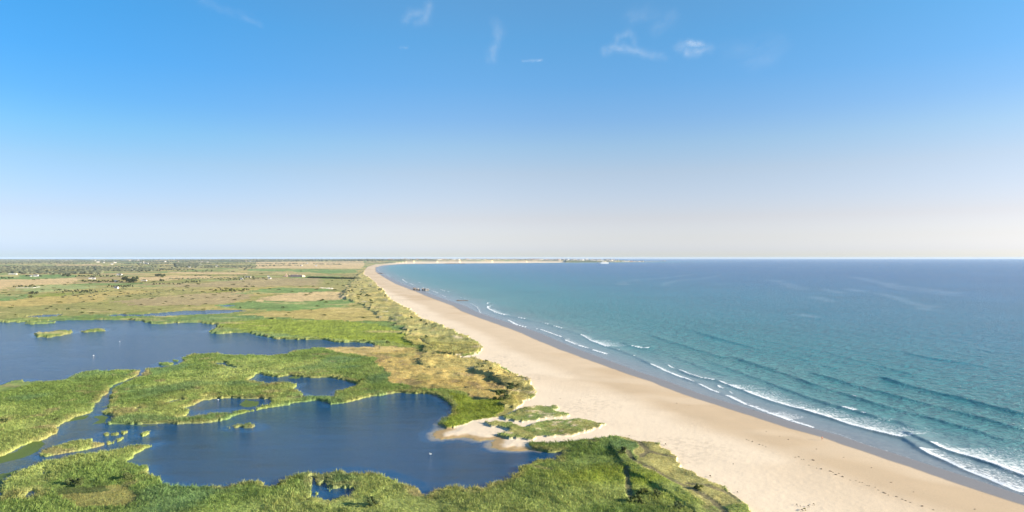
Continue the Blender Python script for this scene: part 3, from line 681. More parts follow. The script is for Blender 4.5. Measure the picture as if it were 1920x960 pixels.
# swell parallel to the shore, and its shoaling
sw = SD + 14 * fbm(SX, SY, 160, 2, 210)
swamp = sstep(40, 120, SD) * sstep(2600, 500, dist)
sz += .30 * swamp * np.exp(1.6 * (np.sin(2 * math.pi * sw / (34 + 0 * SD)) - 1)) * (.4 + .8 * vnoise(SX / 120, SY / 60, 77))
sz += .10 * sstep(15, 60, SD) * fbm(SX, SY, 9, 3, 211) * sstep(2500, 500, dist)
sz *= sstep(SW - 1, SW + 12, SD) * .8 + .2
# swash edge
edge = sstep(1.6, .2, np.abs(SD - SW - .5 - 2.0 * fbm(SX, SY, 15, 3, 212)))
foam = np.maximum(foam, edge * .42 * (dist < 2500))
c = np.zeros((len(SX), 3))
stops = [(0, (.24, .225, .21)), (18, (.21, .225, .215)), (38, (.145, .215, .205)), (75, (.065, .200, .195)), (170, (.016, .168, .185)), (380, (.006, .138, .205)), (800, (.005, .106, .215)), (1600, (.005, .086, .212)), (4000, (.010, .092, .220)), (9000, (.014, .092, .215))]
q = SD + 22 * fbm(SX, SY, 60, 3, 213) * sstep(20, 80, SD)
sc_ = np.where(dist > 400, 1.0 + sstep(400, 1500, dist) * 0.4, 1.0)
for k in range(3): c[:, k] = np.interp(q / sc_, [s[0] for s in stops], [s[1][k] for s in stops])
sandy = fbm(SX, SY, 130, 3, 214)
c *= (1 + .10 * sandy + .06 * fbm(SX, SY * .6, 20, 3, 215))[:, None]
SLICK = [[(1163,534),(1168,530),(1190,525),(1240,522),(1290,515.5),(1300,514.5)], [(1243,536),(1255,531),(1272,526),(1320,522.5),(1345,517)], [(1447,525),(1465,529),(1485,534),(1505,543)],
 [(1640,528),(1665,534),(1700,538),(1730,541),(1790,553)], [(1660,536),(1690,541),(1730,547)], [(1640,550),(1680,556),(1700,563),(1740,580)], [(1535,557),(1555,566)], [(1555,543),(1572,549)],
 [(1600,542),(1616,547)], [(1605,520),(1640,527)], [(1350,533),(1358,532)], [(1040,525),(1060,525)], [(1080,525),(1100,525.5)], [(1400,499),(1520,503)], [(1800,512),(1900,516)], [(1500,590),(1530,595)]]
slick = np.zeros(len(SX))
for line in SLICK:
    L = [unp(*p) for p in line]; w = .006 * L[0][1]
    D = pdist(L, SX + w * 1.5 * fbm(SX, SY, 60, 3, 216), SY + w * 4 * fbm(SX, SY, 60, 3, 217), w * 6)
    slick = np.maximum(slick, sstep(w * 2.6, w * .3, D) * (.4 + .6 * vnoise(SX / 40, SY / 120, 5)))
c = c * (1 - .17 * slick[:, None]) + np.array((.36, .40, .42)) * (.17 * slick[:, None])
slick = np.clip(slick * .6, 0, 1) + 2.5 * sstep(110, 25, SD) * sstep(2500, 900, dist)
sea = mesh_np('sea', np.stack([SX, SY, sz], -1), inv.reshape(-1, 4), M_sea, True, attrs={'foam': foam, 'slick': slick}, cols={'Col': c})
tag(sea, kind='structure')
print('GRID', nr, nc, len(SX))
#@@REST
# ------------------------------------------------------------------ reeds, marram and rushes (nobody could count them)
def tufts(name, x0, x1, y0, y1, step, nb, hs, wblade, spread, pick, seed, label, cat, lift=0.0):
    r = np.random.default_rng(seed)
    gx, gy = np.meshgrid(np.arange(x0, x1, step), np.arange(y0, y1, step))
    gx = gx.ravel() + r.uniform(-.5, .5, gx.size) * step; gy = gy.ravel() + r.uniform(-.5, .5, gy.size) * step
    u = np.abs(gx / gy) < .88; gx = gx[u]; gy = gy[u]
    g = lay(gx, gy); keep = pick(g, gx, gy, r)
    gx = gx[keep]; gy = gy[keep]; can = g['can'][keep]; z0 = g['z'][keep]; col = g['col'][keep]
    n = len(gx)
    if n == 0: return None
    hh = np.maximum(can, .12) * hs * r.uniform(.75, 1.3, n)
    N = n * nb
    X = np.repeat(gx, nb); Y = np.repeat(gy, nb); Z = np.repeat(z0, nb); Hh = np.repeat(hh, nb) * r.uniform(.6, 1.15, N)
    a = r.uniform(0, 2 * math.pi, N); rad = spread * np.sqrt(r.uniform(0, 1, N)); lean = r.uniform(.05, .55, N) * Hh
    bx = X + rad * np.cos(a); by = Y + rad * np.sin(a); lx = bx + lean * np.cos(a) - .12 * Hh; ly = by + lean * np.sin(a)
    t = r.uniform(0, math.pi, N); w = wblade * r.uniform(.6, 1.5, N)
    zb = Z + Hh * .25 + lift
    zt = Z + Hh + lift
    p0 = np.stack([bx - w * np.cos(t), by - w * np.sin(t), zb], -1); p1 = np.stack([bx + w * np.cos(t), by + w * np.sin(t), zb], -1)
    p2 = np.stack([lx + w * .75 * np.cos(t), ly + w * .75 * np.sin(t), zt - .12 * Hh], -1); p3 = np.stack([lx - w * .5 * np.cos(t), ly - w * .5 * np.sin(t), zt], -1)
    V = np.stack([p0, p1, p2, p3], 1).reshape(-1, 3); Fc = np.arange(N * 4).reshape(-1, 4)
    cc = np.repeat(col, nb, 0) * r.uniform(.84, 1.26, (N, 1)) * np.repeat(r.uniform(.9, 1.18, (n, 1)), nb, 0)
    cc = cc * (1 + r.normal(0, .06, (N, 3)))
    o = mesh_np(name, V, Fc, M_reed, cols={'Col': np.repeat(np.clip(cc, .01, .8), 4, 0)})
    return tag(o, label, cat, kind='stuff')
tufts('reeds', -300, 190, 196, 420, 0.8, 13, 1.0, .052, .6, lambda g, x, y, r: g['veg'] & (r.uniform(0, 1, x.size) > .12) & (g['tr'] < .3), 5,
      'tall green reeds and marram grass around the near lake shore', 'reeds')
tufts('marsh_plants', -560, 60, 420, 640, 1.5, 11, 1.0, .12, 1.0, lambda g, x, y, r: g['veg'] & (r.uniform(0, 1, x.size) > .1), 6,
      'green and straw coloured reeds between the two lakes', 'reeds')
tufts('rough_grass', -900, 60, 640, 1500, 3.6, 9, .7, .28, 2.6, lambda g, x, y, r: g['veg'] & ((g['belt']) | (r.uniform(0, 1, x.size) > .55)) & (~g['gold'] | g['belt']), 8,
      'rough tussock grass on the distant marsh and dune ridge', 'grass')

# ------------------------------------------------------------------ trees and bushes
M_tree = leaf_material('tree_leaves', False, (.070, .088, .042), .25, .45, .35)
M_bush = leaf_material('bush_leaves', False, (.13, .155, .045), .3, .45, .6)
M_dark = leaf_material('thorn_leaves', False, (.085, .115, .042), .2, .45, .9)
M_bark = plain('bark', (.11, .085, .06), .9, .3, 2.0)
def ico(sub=1):
    import bmesh
    bm = bmesh.new(); bmesh.ops.create_icosphere(bm, subdivisions=sub, radius=1.0)
    v = np.array([x.co[:] for x in bm.verts]); f = np.array([[y.index for y in x.verts] for x in bm.faces]); bm.free(); return v, f
ICO1 = ico(1); ICO2 = ico(2)
def crown(seed, w, h, z0, n, leaf, nleaf, flat=.7):
    """clumps of leaves through the crown's volume"""
    r = np.random.default_rng(seed); V = []; Fq = []
    cs = []
    for k in range(n):
        a = r.uniform(0, 6.283); q = r.uniform(0, 1) ** .6; zz = r.uniform(.1, 1)
        rr = q * w * .5 * math.sqrt(max(.05, 1 - (zz - .4) ** 2 * 1.9)); cs.append((rr * math.cos(a), rr * math.sin(a), z0 + zz * (h - z0), r.uniform(.22, .4) * w * .5))
    for (cx, cy, cz, cr) in cs:
        m = nleaf // n
        d = r.normal(size=(m, 3)); d /= np.linalg.norm(d, axis=1)[:, None]; rad = cr * r.uniform(.55, 1.12, m)
        p = np.array([cx, cy, cz]) + d * rad[:, None] * np.array([1, 1, flat])
        t1 = np.cross(d, r.normal(size=(m, 3))); t1 /= np.linalg.norm(t1, axis=1)[:, None] + 1e-9
        nn = d + .9 * r.normal(size=(m, 3)); nn /= np.linalg.norm(nn, axis=1)[:, None]
        t1 = np.cross(nn, t1); t1 /= np.linalg.norm(t1, axis=1)[:, None] + 1e-9; t2 = np.cross(nn, t1)
        s = leaf * r.uniform(.6, 1.4, m)[:, None]
        V.append(np.stack([p - t1 * s, p - t2 * s * .7, p + t1 * s, p + t2 * s * .7], 1).reshape(-1, 3))
    V = np.concatenate(V); V[:, 2] = np.maximum(V[:, 2], z0 * .5 + .02)
    return V, np.arange(len(V)).reshape(-1, 4)
def trunk_mesh(name, h, r0, seed):
    r = random.Random(seed); mb = MB(); lean = (r.uniform(-.3, .3), r.uniform(-.3, .3))
    mid = (lean[0] * .5, lean[1] * .5, h * .45); top = (lean[0] * 2, lean[1] * 2, h * .8)
    mb.tube((0, 0, -.4), mid, r0, r0 * .75); mb.tube(mid, top, r0 * .75, r0 * .3)
    for k in range(5):
        a = 6.283 * k / 5 + r.uniform(-.4, .4); z = h * r.uniform(.35, .6)
        mb.tube((lean[0] * .6, lean[1] * .6, z), (h * .26 * math.cos(a), h * .26 * math.sin(a), z + h * r.uniform(.15, .28)), r0 * .4, r0 * .12, 6)
    return mb.mesh(name, M_bark, True)
TREEP = []
for k, (w, h) in enumerate([(11, 10), (9, 12), (13, 9), (8, 8)]):
    V, Fq = crown(30 + k, w, h, h * .22, 16, .62, 1500)
    TREEP.append((mesh_np('crown', V, Fq, M_tree, link=False), trunk_mesh('trunk', h, .38, k)))
BUSHP = []
for k in range(3):
    V, Fq = crown(50 + k, 4.2, 2.6 + .3 * k, .1, 9, .26, 760, .8)
    BUSHP.append((mesh_np('crown', V, Fq, M_bush if k < 2 else M_dark, link=False), trunk_mesh('stem', 2.2, .12, 20 + k)))
def zat(x, y):
    g = lay(np.array([float(x)]), np.array([float(y)])); return float(g['z'][0])
def zats(P):
    g = lay(np.array([p[0] for p in P], float), np.array([p[1] for p in P], float)); return g['z']
def plant(kind, name, x, y, z, s, label, cat, group=None, sz=1.0):
    cr, tk = random.choice(kind) if isinstance(kind, list) else kind
    t = thing(name, label, cat, (x, y, z), random.uniform(-.5, .5) if name == 'field_bush' else random.uniform(0, 6.28), group); t.scale = (s * random.uniform(.9, 1.15) * (2.0 if name == 'field_bush' else 1), s * random.uniform(.9, 1.15), s * sz)
    obj('crown', cr, t); obj('trunk' if kind is TREEP or cr.name.startswith('crown') and tk.name.startswith('trunk') else 'stem', tk, t)
    return t
def row(x0, x1, y, n, j=1.2): return [(x0 + (x1 - x0) * (k + .5) / n + random.uniform(-.5, .5) * (x1 - x0) / n, y + random.uniform(-j, j)) for k in range(n)]
GROVES = [ # where (survey), how big, label
 (row(231, 240, 526.5, 4, .4), 1.25, 'tall dark tree of the big grove beside the white farmhouses'), (row(240, 256, 530, 7, .6), 1.35, 'rounded dark tree at the front of the big farm grove'),
 (row(152, 229, 529, 26, 1.2), .62, 'low dark tree in the long hedge leading to the big farm grove'),
 (row(291, 309, 519, 6, .6), 1.2, 'dark tree of the small grove on the tan field'), (row(300, 308, 527.5, 3, .3), .95, 'dark tree of the lone clump on the tan field'),
 (row(345, 377, 530, 9, 1.0), .55, 'low dark tree in the scrub line right of the lone clump'), (row(116, 132, 518.6, 6, .8), 1.15, 'dark tree of the square clump above the green field'),
 (row(118, 185, 548.5, 22, 1.6), .42, 'low willow of the long thicket above the ochre meadow'), (row(200, 250, 538.6, 15, 1.2), .5, 'dark tree of the copse behind the little white house'),
 (row(56, 70, 551.5, 5, .8), .5, 'dark tree of the clump at the corner of the bright green meadow'), (row(25, 68, 538.5, 13, .8), .45, 'small tree on the rim of the grey walled enclosure'),
 (row(140, 230, 519, 22, 1.4), .72, 'tree of the wooded hedge above the tan stubble field'), (row(48, 78, 518.5, 7, .6), .7, 'tree beside the white farm on the green field'),
 (row(0, 24, 523.0, 7, .5), .6, 'tree of the hedge at the left end of the green field'), (row(284, 345, 533.5, 16, .9), .42, 'small tree of the straight hedge on the pink heath'),
 (row(455, 478, 521.3, 7, .5), .55, 'tree around the long low farm on the heath'), (row(410, 460, 525.6, 12, .8), .42, 'low tree of the hedge left of the low farm'),
 (row(392, 440, 545.8, 11, 1.2), .38, 'low tree of the hedge line across the brown heath'), (row(430, 470, 544.8, 9, 1.2), .38, 'low tree of the hedge on the edge of the green strip'),
 (row(260, 400, 508.5, 22, 2.0), .8, 'tree in a far field hedge'), (row(60, 200, 507.5, 26, 3.0), .95, 'tree on the edge of the far grey wood'),
 (row(425, 520, 499.5, 14, .8), .95, 'tree in the hedge in front of the far village'),
]
for pts, s, lab in GROVES:
    P = [unp(*p) for p in pts]; Z = zats(P)
    for (x, y), z in zip(P, Z): plant(TREEP, 'tree', x, y, z, s * random.uniform(.8, 1.15), lab, 'tree', lab.replace('tree of', 'trees of'))
BUSHES = [(938,752,3.0,'dark round bush on the green slope beside the near beach dune',1),(1172,858,1.5,'dark bush beside the upper trail in the near dune',2),(1195,948,1.7,'dark green bush below the short trail at the bottom',0),
 (1203,930,1.4,'dark green bush at the lower end of the short trail',0),(1229,934,1.3,'small dark bush between the trails near the bottom',2),(1268,958,1.3,'dark leafless looking bush at the bottom edge',2),(1309,925,1.0,'small bush on the seaward side of the long trail',0),
 (960,737,2.2,'dark scrub in the hollow behind the near dune crest',2),(972,728,2.0,'dark scrub high on the inner side of the dune crest',2),(896,690,1.5,'dark scrub at the back of the golden dune field',2),(905,697,1.5,'second dark scrub at the back of the golden dune field',2),
 (919,702,1.6,'dark scrub halfway along the golden dune hollow',2),(912,681,1.5,'bush near the narrow sandy gap in the dunes',0),
 (798,634,2.3,'dark bush at the wet dune slack',2),(770,600,3.0,'dark bush on the landward side of the dune ridge',2),(790,606,2.6,'dark bush in the dune ridge near the beach',2),(800,613,2.4,'dark bush beside the wet slack of the ridge',2),
 (678,556,4.5,'dark thicket in the shaded dune hollow',2),(689,560,4.5,'wide dark thicket in the shaded dune hollow',2),(694,566,4.0,'lower dark thicket in the dune hollow',2),(660,548,4.0,'dark thicket at the edge of the dune hollow',2),
 (727,645,2.6,'dark bush above the tip of the upper lake',0),(718,640,2.2,'green bush above the tip of the upper lake',0),(683,641,2.0,'dark bush on the far bank of the lake tip',0),(675,719,1.6,'dark bush at the right end of the middle pond',2),(681,715,1.6,'green bush at the right end of the middle pond',0),
 (128,582,3.0,'dark bush on the far bank of the upper lake',2),(106,582,2.0,'small dark bush on the far bank of the upper lake',2),(450,579,2.6,'dark bush at the tip of the long narrow pool',2),(531,579,3.0,'dark bush on the bright green meadow',2),
 (176,556,2.4,'dark bush on the ochre band of the meadow',2),(212,563,2.2,'dark bush on the brown heath edge',2),(108,791,1.0,'green bush at the corner of the left reed bed',0),(342,737,1.1,'dark bush on the bank behind the small pools',2),(412,742,1.0,'dark bush at the top of the small pool',2),
 (694,953,1.6,'dark bush at the bottom between the reeds',2),(530,915,1.0,'dark bush beside the small bottom pond',2),(235,905,1.5,'dark bush in the near reed bed',2),(5,797,1.3,'small dark bush in the left reed bed',2),(152,913,1.4,'dark sedge bush in the olive meadow',2),(128,912,1.2,'dark sedge bush at the left of the olive meadow',2)]
P = [unp(b[0], b[1]) for b in BUSHES]; Z = zats(P)
for b, (x, y), z in zip(BUSHES, P, Z): plant(BUSHP[b[4]], 'bush', x, y, z, b[2] * (.42 if y > 380 else .7), b[3], 'bush', None, .8)
# scattered field bushes
P = []
while len(P) < 150:
    px = random.uniform(0, 700); py = random.choice([random.uniform(522, 600), random.uniform(508, 560)])
    P.append(unp(px, py))
g = lay(np.array([p[0] for p in P]), np.array([p[1] for p in P]))
for (x, y), z, ok in zip(P, g['z'], g['veg']):
    if ok: plant(BUSHP, 'field_bush', x, y, z, .5 + y / 1900 * random.uniform(.5, 1.5), 'small dark bush dotted over the distant meadows and heath', 'bush', 'bushes dotted over the distant meadows', random.uniform(.35, .7))
# far woods: one mass
def mass(name, pts, size, mat, label, cat):
    v, f = ICO1; n = len(pts); P = np.array(pts, float); Z = lay(P[:, 0], P[:, 1]); ok = Z['veg']
    P = P[ok]; z = Z['z'][ok]; s = np.array(size)[ok]; n = len(P)
    rr = np.random.default_rng(3)
    V = v[None] * (1 + .28 * rr.normal(size=(n, len(v), 1))) * s[:, None, None] * np.array([2.3, 1.6, .85]) + np.stack([P[:, 0], P[:, 1], z + s * .5], -1)[:, None]
    V[..., 2] = np.maximum(V[..., 2], z[:, None] - .5)
    Fs = (f[None] + (np.arange(n) * len(v))[:, None, None]).reshape(-1, 3)
    o = mesh_np(name, V.reshape(-1, 3), Fs, mat); return tag(o, label, cat, kind='stuff')
pts = []; sz = []
def scatter(n, x0, x1, y0, y1, h, dens=.0, seed=0, L=1):
    r = np.random.default_rng(seed); c = 0
    px = r.uniform(x0, x1, n); py = r.uniform(y0, y1, n)
    X = (px - CX) / (py - HY) * H; Y = F * H / (py - HY)
    k = fbm(X, Y, 420 * L, 3, 300 + seed) > dens
    for x, y in zip(X[k], Y[k]): pts.append((x, y)); sz.append(h * r.uniform(.6, 1.35))
scatter(7000, -60, 1000, 488.8, 492.6, 6, -.08, 1, 3); scatter(5000, -60, 480, 491, 497, 5.5, .06, 2, 2); scatter(7200, -60, 190, 500, 513.5, 5.0, -.12, 3)
scatter(4200, 100, 480, 499, 515, 4.5, .15, 4); scatter(1500, 180, 290, 504.5, 508, 5, -.4, 5); scatter(900, 330, 375, 497, 502, 7, -.6, 6)
scatter(2500, 480, 720, 489, 493.3, 6, -.15, 7, 2); scatter(2400, 260, 640, 496, 500, 5, .15, 8, 1.5)
scatter(1500, 0, 480, 515, 534, 2.0, .33, 9); scatter(500, 100, 600, 530, 560, 1.1, .35, 10, .7); scatter(350, 640, 700, 505, 560, 1.1, .15, 11, .2)
scatter(160, 700, 890, 575, 655, .5, .2, 12, .08); scatter(350, 870, 985, 680, 735, .4, .12, 13, .05)
M_wood = leaf_material('hazed_wood_leaves', False, (.125, .142, .088), .25, .4, .02)  # paler, greyer leaves: distance haze painted into the colour
mass('woodland', pts, sz, M_wood, 'dark hedges and woods covering the farmland to the horizon', 'woods')
# the long dark hedge bank running to the dunes
def strip_hedge(a, b, hgt, w, label):
    (x0, y0), (x1, y1) = unp(*a), unp(*b); n = 60; t = thing('hedge', label, 'hedge', (x0, y0, 0))
    L = math.hypot(x1 - x0, y1 - y0); r = np.random.default_rng(9); V = []; m = 9000
    u = r.uniform(0, 1, m); s = np.sqrt(r.uniform(0, 1, m)); a2 = r.uniform(0, math.pi, m)
    env = np.minimum(1, np.minimum(u, 1 - u) * 14) * (.75 + .4 * vnoise(u * 40, u * 0, 4))
    lx = u * (x1 - x0) + s * w * np.cos(a2) * .5 * (y0 - y1) / L; ly = u * (y1 - y0) + s * w * np.cos(a2) * .5
    lz = s * np.sin(a2) * hgt * env; p = np.stack([lx, ly, lz], -1)
    t1 = r.normal(size=(m, 3)); t1 /= np.linalg.norm(t1, axis=1)[:, None]; t2 = np.cross(t1, r.normal(size=(m, 3))); t2 /= np.linalg.norm(t2, axis=1)[:, None]
    q = r.uniform(.5, 1.1, m)[:, None]
    V = np.stack([p - t1 * q, p - t2 * q, p + t1 * q, p + t2 * q], 1).reshape(-1, 3)
    mesh_np('foliage', V, np.arange(len(V)).reshape(-1, 4), M_dark, parent=t)
    mb = MB(); k = 12; vs = []
    for j in range(k + 1):
        q = j / k; x = q * (x1 - x0); y = q * (y1 - y0); e = min(1, min(q, 1 - q) * 8) * hgt * .55
        vs += [(x, y - w * .6, 0), (x, y, e + .05), (x, y + w * .6, 0)]
    fs = []
    for j in range(k): fs += [(3 * j, 3 * j + 3, 3 * j + 4, 3 * j + 1), (3 * j + 1, 3 * j + 4, 3 * j + 5, 3 * j + 2)]
    mb.add(vs, fs); mb.build('bank', M_dark, t)
strip_hedge((573, 521.2), (681, 523.6), 7, 14, 'long dark hedge bank running from the ruin to the beach dunes')

# ------------------------------------------------------------------ buildings
M_white = plain('white_render', (.62, .58, .52), .8, .06, .3); M_cream = plain('cream_render', (.62, .54, .44), .8, .08, .3); M_stone = plain('granite', (.42, .35, .29), .85, .15, .4)
M_slate = plain('slate', (.12, .125, .145), .6, .15, .5); M_tile = plain('clay_tile', (.34, .16, .10), .75, .15, .5); M_glass = plain('window_glass', (.04, .05, .07), .15, .05)
M_door = plain('painted_door', (.10, .16, .22), .6, .05); M_conc = plain('concrete', (.36, .31, .26), .9, .3, .35); M_concd = plain('weathered_concrete', (.20, .165, .14), .9, .35, .5)
M_rock = plain('dark_rock', (.12, .095, .075), .85, .4, .3)
def house_meshes(w, d, h, rh, wall, roofm, wins, name=''):
    mb = MB(); mb.box(-w/2, w/2, -d/2, d/2, -1.5, h)
    mb.add([(-w/2, -d/2, h), (-w/2, d/2, h), (-w/2, 0, h + rh)], [(0, 1, 2)]); mb.add([(w/2, -d/2, h), (w/2, d/2, h), (w/2, 0, h + rh)], [(0, 2, 1)])
    wl_ = mb.mesh('wall', wall)
    mb = MB(); o = .35; e = h - o * rh / (d / 2)
    for s in (-1, 1):
        y = s * (d / 2 + o)
        mb.add([(-w/2 - o, y, e + .06), (w/2 + o, y, e + .06), (w/2 + o, 0, h + rh + .06), (-w/2 - o, 0, h + rh + .06),
                (-w/2 - o, y, e + .24), (w/2 + o, y, e + .24), (w/2 + o, 0, h + rh + .27), (-w/2 - o, 0, h + rh + .27)],
               [(0, 1, 2, 3), (7, 6, 5, 4), (0, 4, 5, 1), (1, 5, 6, 2), (3, 2, 6, 7), (0, 3, 7, 4)])
    rf = mb.mesh('roof', roofm)
    mb = MB()
    for x in (-w * .42, w * .42): mb.box(x - .4, x + .4, -.35, .35, h + rh * .6, h + rh + 1.1)
    ch = mb.mesh('chimney', wall)
    win = MB(); win.box(-.55, .55, -.04, .04, 0, 1.25); wm = win.mesh('window', M_glass)
    dr = MB(); dr.box(-.5, .5, -.04, .04, 0, 2.05); dm = dr.mesh('door', M_door)
    return wl_, rf, ch, wm, dm, (w, d, h, wins)
def make_house(name, label, spec, x, y, z, rz, group=None, parts=True):
    wl_, rf, ch, wm, dm, (w, d, h, wins) = spec
    t = thing(name, label, 'house', (x, y, z), rz, group)
    obj('wall', wl_, t); r = obj('roof', rf, t); obj('chimney', ch, r)
    if parts:
        for s in (-1, 1):
            for k in range(wins):
                xx = -w / 2 + w * (k + .5) / wins
                if k == wins // 2: q = obj('door', dm, t); q.location = (xx, s * (d / 2 + .05), .0)
                else: q = obj('window', wm, t); q.location = (xx, s * (d / 2 + .05), .95)
                if h > 4.5: q = obj('window', wm, t); q.location = (xx, s * (d / 2 + .05), 3.5)
    return t
SP_farm = house_meshes(15, 7, 4.8, 3.4, M_white, M_slate, 4); SP_cot = house_meshes(10, 6.5, 3.0, 3.2, M_white, M_slate, 3)
SP_barn = house_meshes(30, 10, 4.0, 2.6, M_cream, M_slate, 5); SP_vil = house_meshes(13, 8, 5.2, 3.6, M_white, M_slate, 3); SP_vil2 = house_meshes(16, 9, 5.4, 3.6, M_cream, M_slate, 3)
SP_vil3 = house_meshes(12, 8, 5.0, 3.4, M_stone, M_tile, 3); SP_glass = house_meshes(34, 9, 2.8, 1.2, M_white, M_white, 6)
HS = [(SP_farm, 67.5, 519.0, .1, 'white farmhouse with slate roof alone on the dark green field', 1.15), (SP_cot, 57.5, 518.6, .5, 'smaller pale house just left of the white farmhouse', 1.0), (SP_glass, 24, 514.8, .0, 'long low pale greenhouse at the far left', 1.1),
 (SP_cot, 218.6, 541.4, -.2, 'little white cottage with a bright gable before the dark copse', .9), (SP_cot, 215, 540.0, .9, 'tiny white outbuilding left of the little cottage', .4), (SP_cot, 218.3, 529.3, .2, 'white cottage left of the big farm grove', 1.0),
 (SP_barn, 270, 527.2, .0, 'low white barn right of the big farm grove', .62), (SP_cot, 221.5, 516.4, .3, 'white cottage above the wooded hedge, left one of a pair', 1.1), (SP_cot, 226.5, 516.4, -.1, 'white cottage above the wooded hedge, right one of a pair', 1.1),
 (SP_cot, 175.5, 523.8, .2, 'white cottage at the end of the long hedge', 1.0), (SP_cot, 169, 523.4, .4, 'pale cottage in the middle of the long hedge', .9), (SP_barn, 465, 520.6, .05, 'long low white farm on the brown heath', .75), (SP_cot, 453, 524.5, .0, 'grey outbuilding below the long low farm', .9),
 (SP_cot, 503, 519.0, .3, 'small pale hut right of the long low farm', .8), (SP_cot, 505.5, 523.2, .0, 'low pale shed on the heath below the hut', 1.0), (SP_farm, 592.5, 499.2, .2, 'isolated white house on the far tan plain', 1.2), (SP_farm, 564.5, 499.0, -.2, 'pale farmhouse on the far tan plain', 1.3),
 (SP_farm, 406.5, 500.2, .2, 'bright white house on the far meadow', 1.1), (SP_cot, 463, 499.4, .2, 'white house in the hedge before the far village', 1.2), (SP_cot, 466, 499.4, -.3, 'second white house in the hedge before the far village', 1.2), (SP_farm, 246, 507.8, .1, 'pale house in the far wood edge', 1.1),
 (SP_farm, 210, 497.4, .3, 'white house left of the church village', 1.4), (SP_farm, 276.5, 496.8, -.2, 'white house right beside the church', 1.5), (SP_farm, 263, 495.2, .2, 'pale house left of the church', 1.4), (SP_farm, 216, 493.2, .2, 'white house on the wooded skyline', 1.3),
 (SP_farm, 376.5, 499.0, .2, 'pink walled farm on the far plain', 1.2), (SP_farm, 389, 493.8, .1, 'white house in front of the far wood', 1.4), (SP_farm, 355, 502.2, .1, 'pale house by the round far wood', 1.0), (SP_farm, 186, 491.6, .2, 'white house high on the left skyline', 1.5),
 (SP_farm, 118, 493.4, .2, 'white house in the far left wood', 1.2), (SP_farm, 576, 495.6, .2, 'pale house before the distant wood, right of the village', 1.3)]
P = [unp(h[1], h[2]) for h in HS]; Z = zats(P)
for hh_, (x, y), z in zip(HS, P, Z):
    o = make_house('house', hh_[4], hh_[0], x, y, z, hh_[3]); o.scale = (hh_[5],) * 3
# church with spire
x, y = unp(272.5, 496.6); z = zat(x, y)
t = thing('church', 'white church with a tall pointed spire among far trees', 'church', (x, y, z), .1)
mb = MB(); mb.box(-14, 14, -6, 6, -1, 9); mb.build('nave_wall', M_white, t)
mb = MB(); mb.add([(-14.6, -6.8, 8.8), (14.6, -6.8, 8.8), (14.6, 0, 15.5), (-14.6, 0, 15.5), (-14.6, 6.8, 8.8), (14.6, 6.8, 8.8)], [(0, 1, 2, 3), (3, 2, 5, 4), (0, 3, 4), (1, 5, 2)]); mb.build('roof', M_slate, t)
mb = MB(); mb.box(-19.5, -14.05, -2.8, 2.8, -1, 20); tw = mb.build('tower', M_white, t)
mb = MB(); mb.add([(-19.7, -3, 20), (-13.9, -3, 20), (-13.9, 3, 20), (-19.7, 3, 20), (-16.8, 0, 38)], [(0, 1, 4), (1, 2, 4), (2, 3, 4), (3, 0, 4), (0, 3, 2, 1)]); mb.build('spire', M_stone, t)
wmb = MB(); wmb.box(-.6, .6, -.05, .05, 0, 3.6); wme = wmb.mesh('window', M_glass)
for k in range(5): q = obj('window', wme, t); q.location = (-10 + 5 * k, -6.06, 3)
# villages and the town along the bay (each house is an object; too small to show more)
r = random.Random(12)
def town(n, x0, x1, y0, y1, label, group, wf=None, s=(1.0, 1.9)):
    P = []
    while len(P) < n:
        px = r.uniform(x0, x1); py = r.uniform(y0, y1)
        if wf and r.random() > wf(px): continue
        P.append(unp(px, py))
    g = lay(np.array([p[0] for p in P]), np.array([p[1] for p in P]))
    for (x, y), z, sd in zip(P, g['z'], g['sd']):
        if sd > -30: continue
        sp = r.choice([SP_vil, SP_vil, SP_vil2, SP_vil2, SP_vil3, SP_farm])
        o = make_house('house', label, sp, x, y, z, r.uniform(-.6, .6), group, False); q = r.uniform(*s); o.scale = (q * 1.25, q, q)
town(150, 985, 1205, 490.2, 491.5, 'small pale house in the fishing port across the bay', 'houses of the port across the bay', lambda p: 1.0, (1.4, 2.6))
town(75, 860, 985, 490.0, 491.4, 'small pale house behind the far middle of the bay beach', 'houses behind the far bay beach', None, (1.2, 2.2))
town(65, 700, 860, 490.3, 492.2, 'small white house at the far left end of the bay beach', 'houses at the left end of the bay beach', None, (1.2, 2.0))
town(40, 490, 590, 490.2, 492.4, 'small white house of the far village on the plain', 'houses of the far village on the plain', None, (1.2, 2.0))
town(26, 100, 480, 490.0, 494.5, 'small white house scattered in the far skyline woods', 'houses scattered in the far woods', None, (1.0, 1.7))
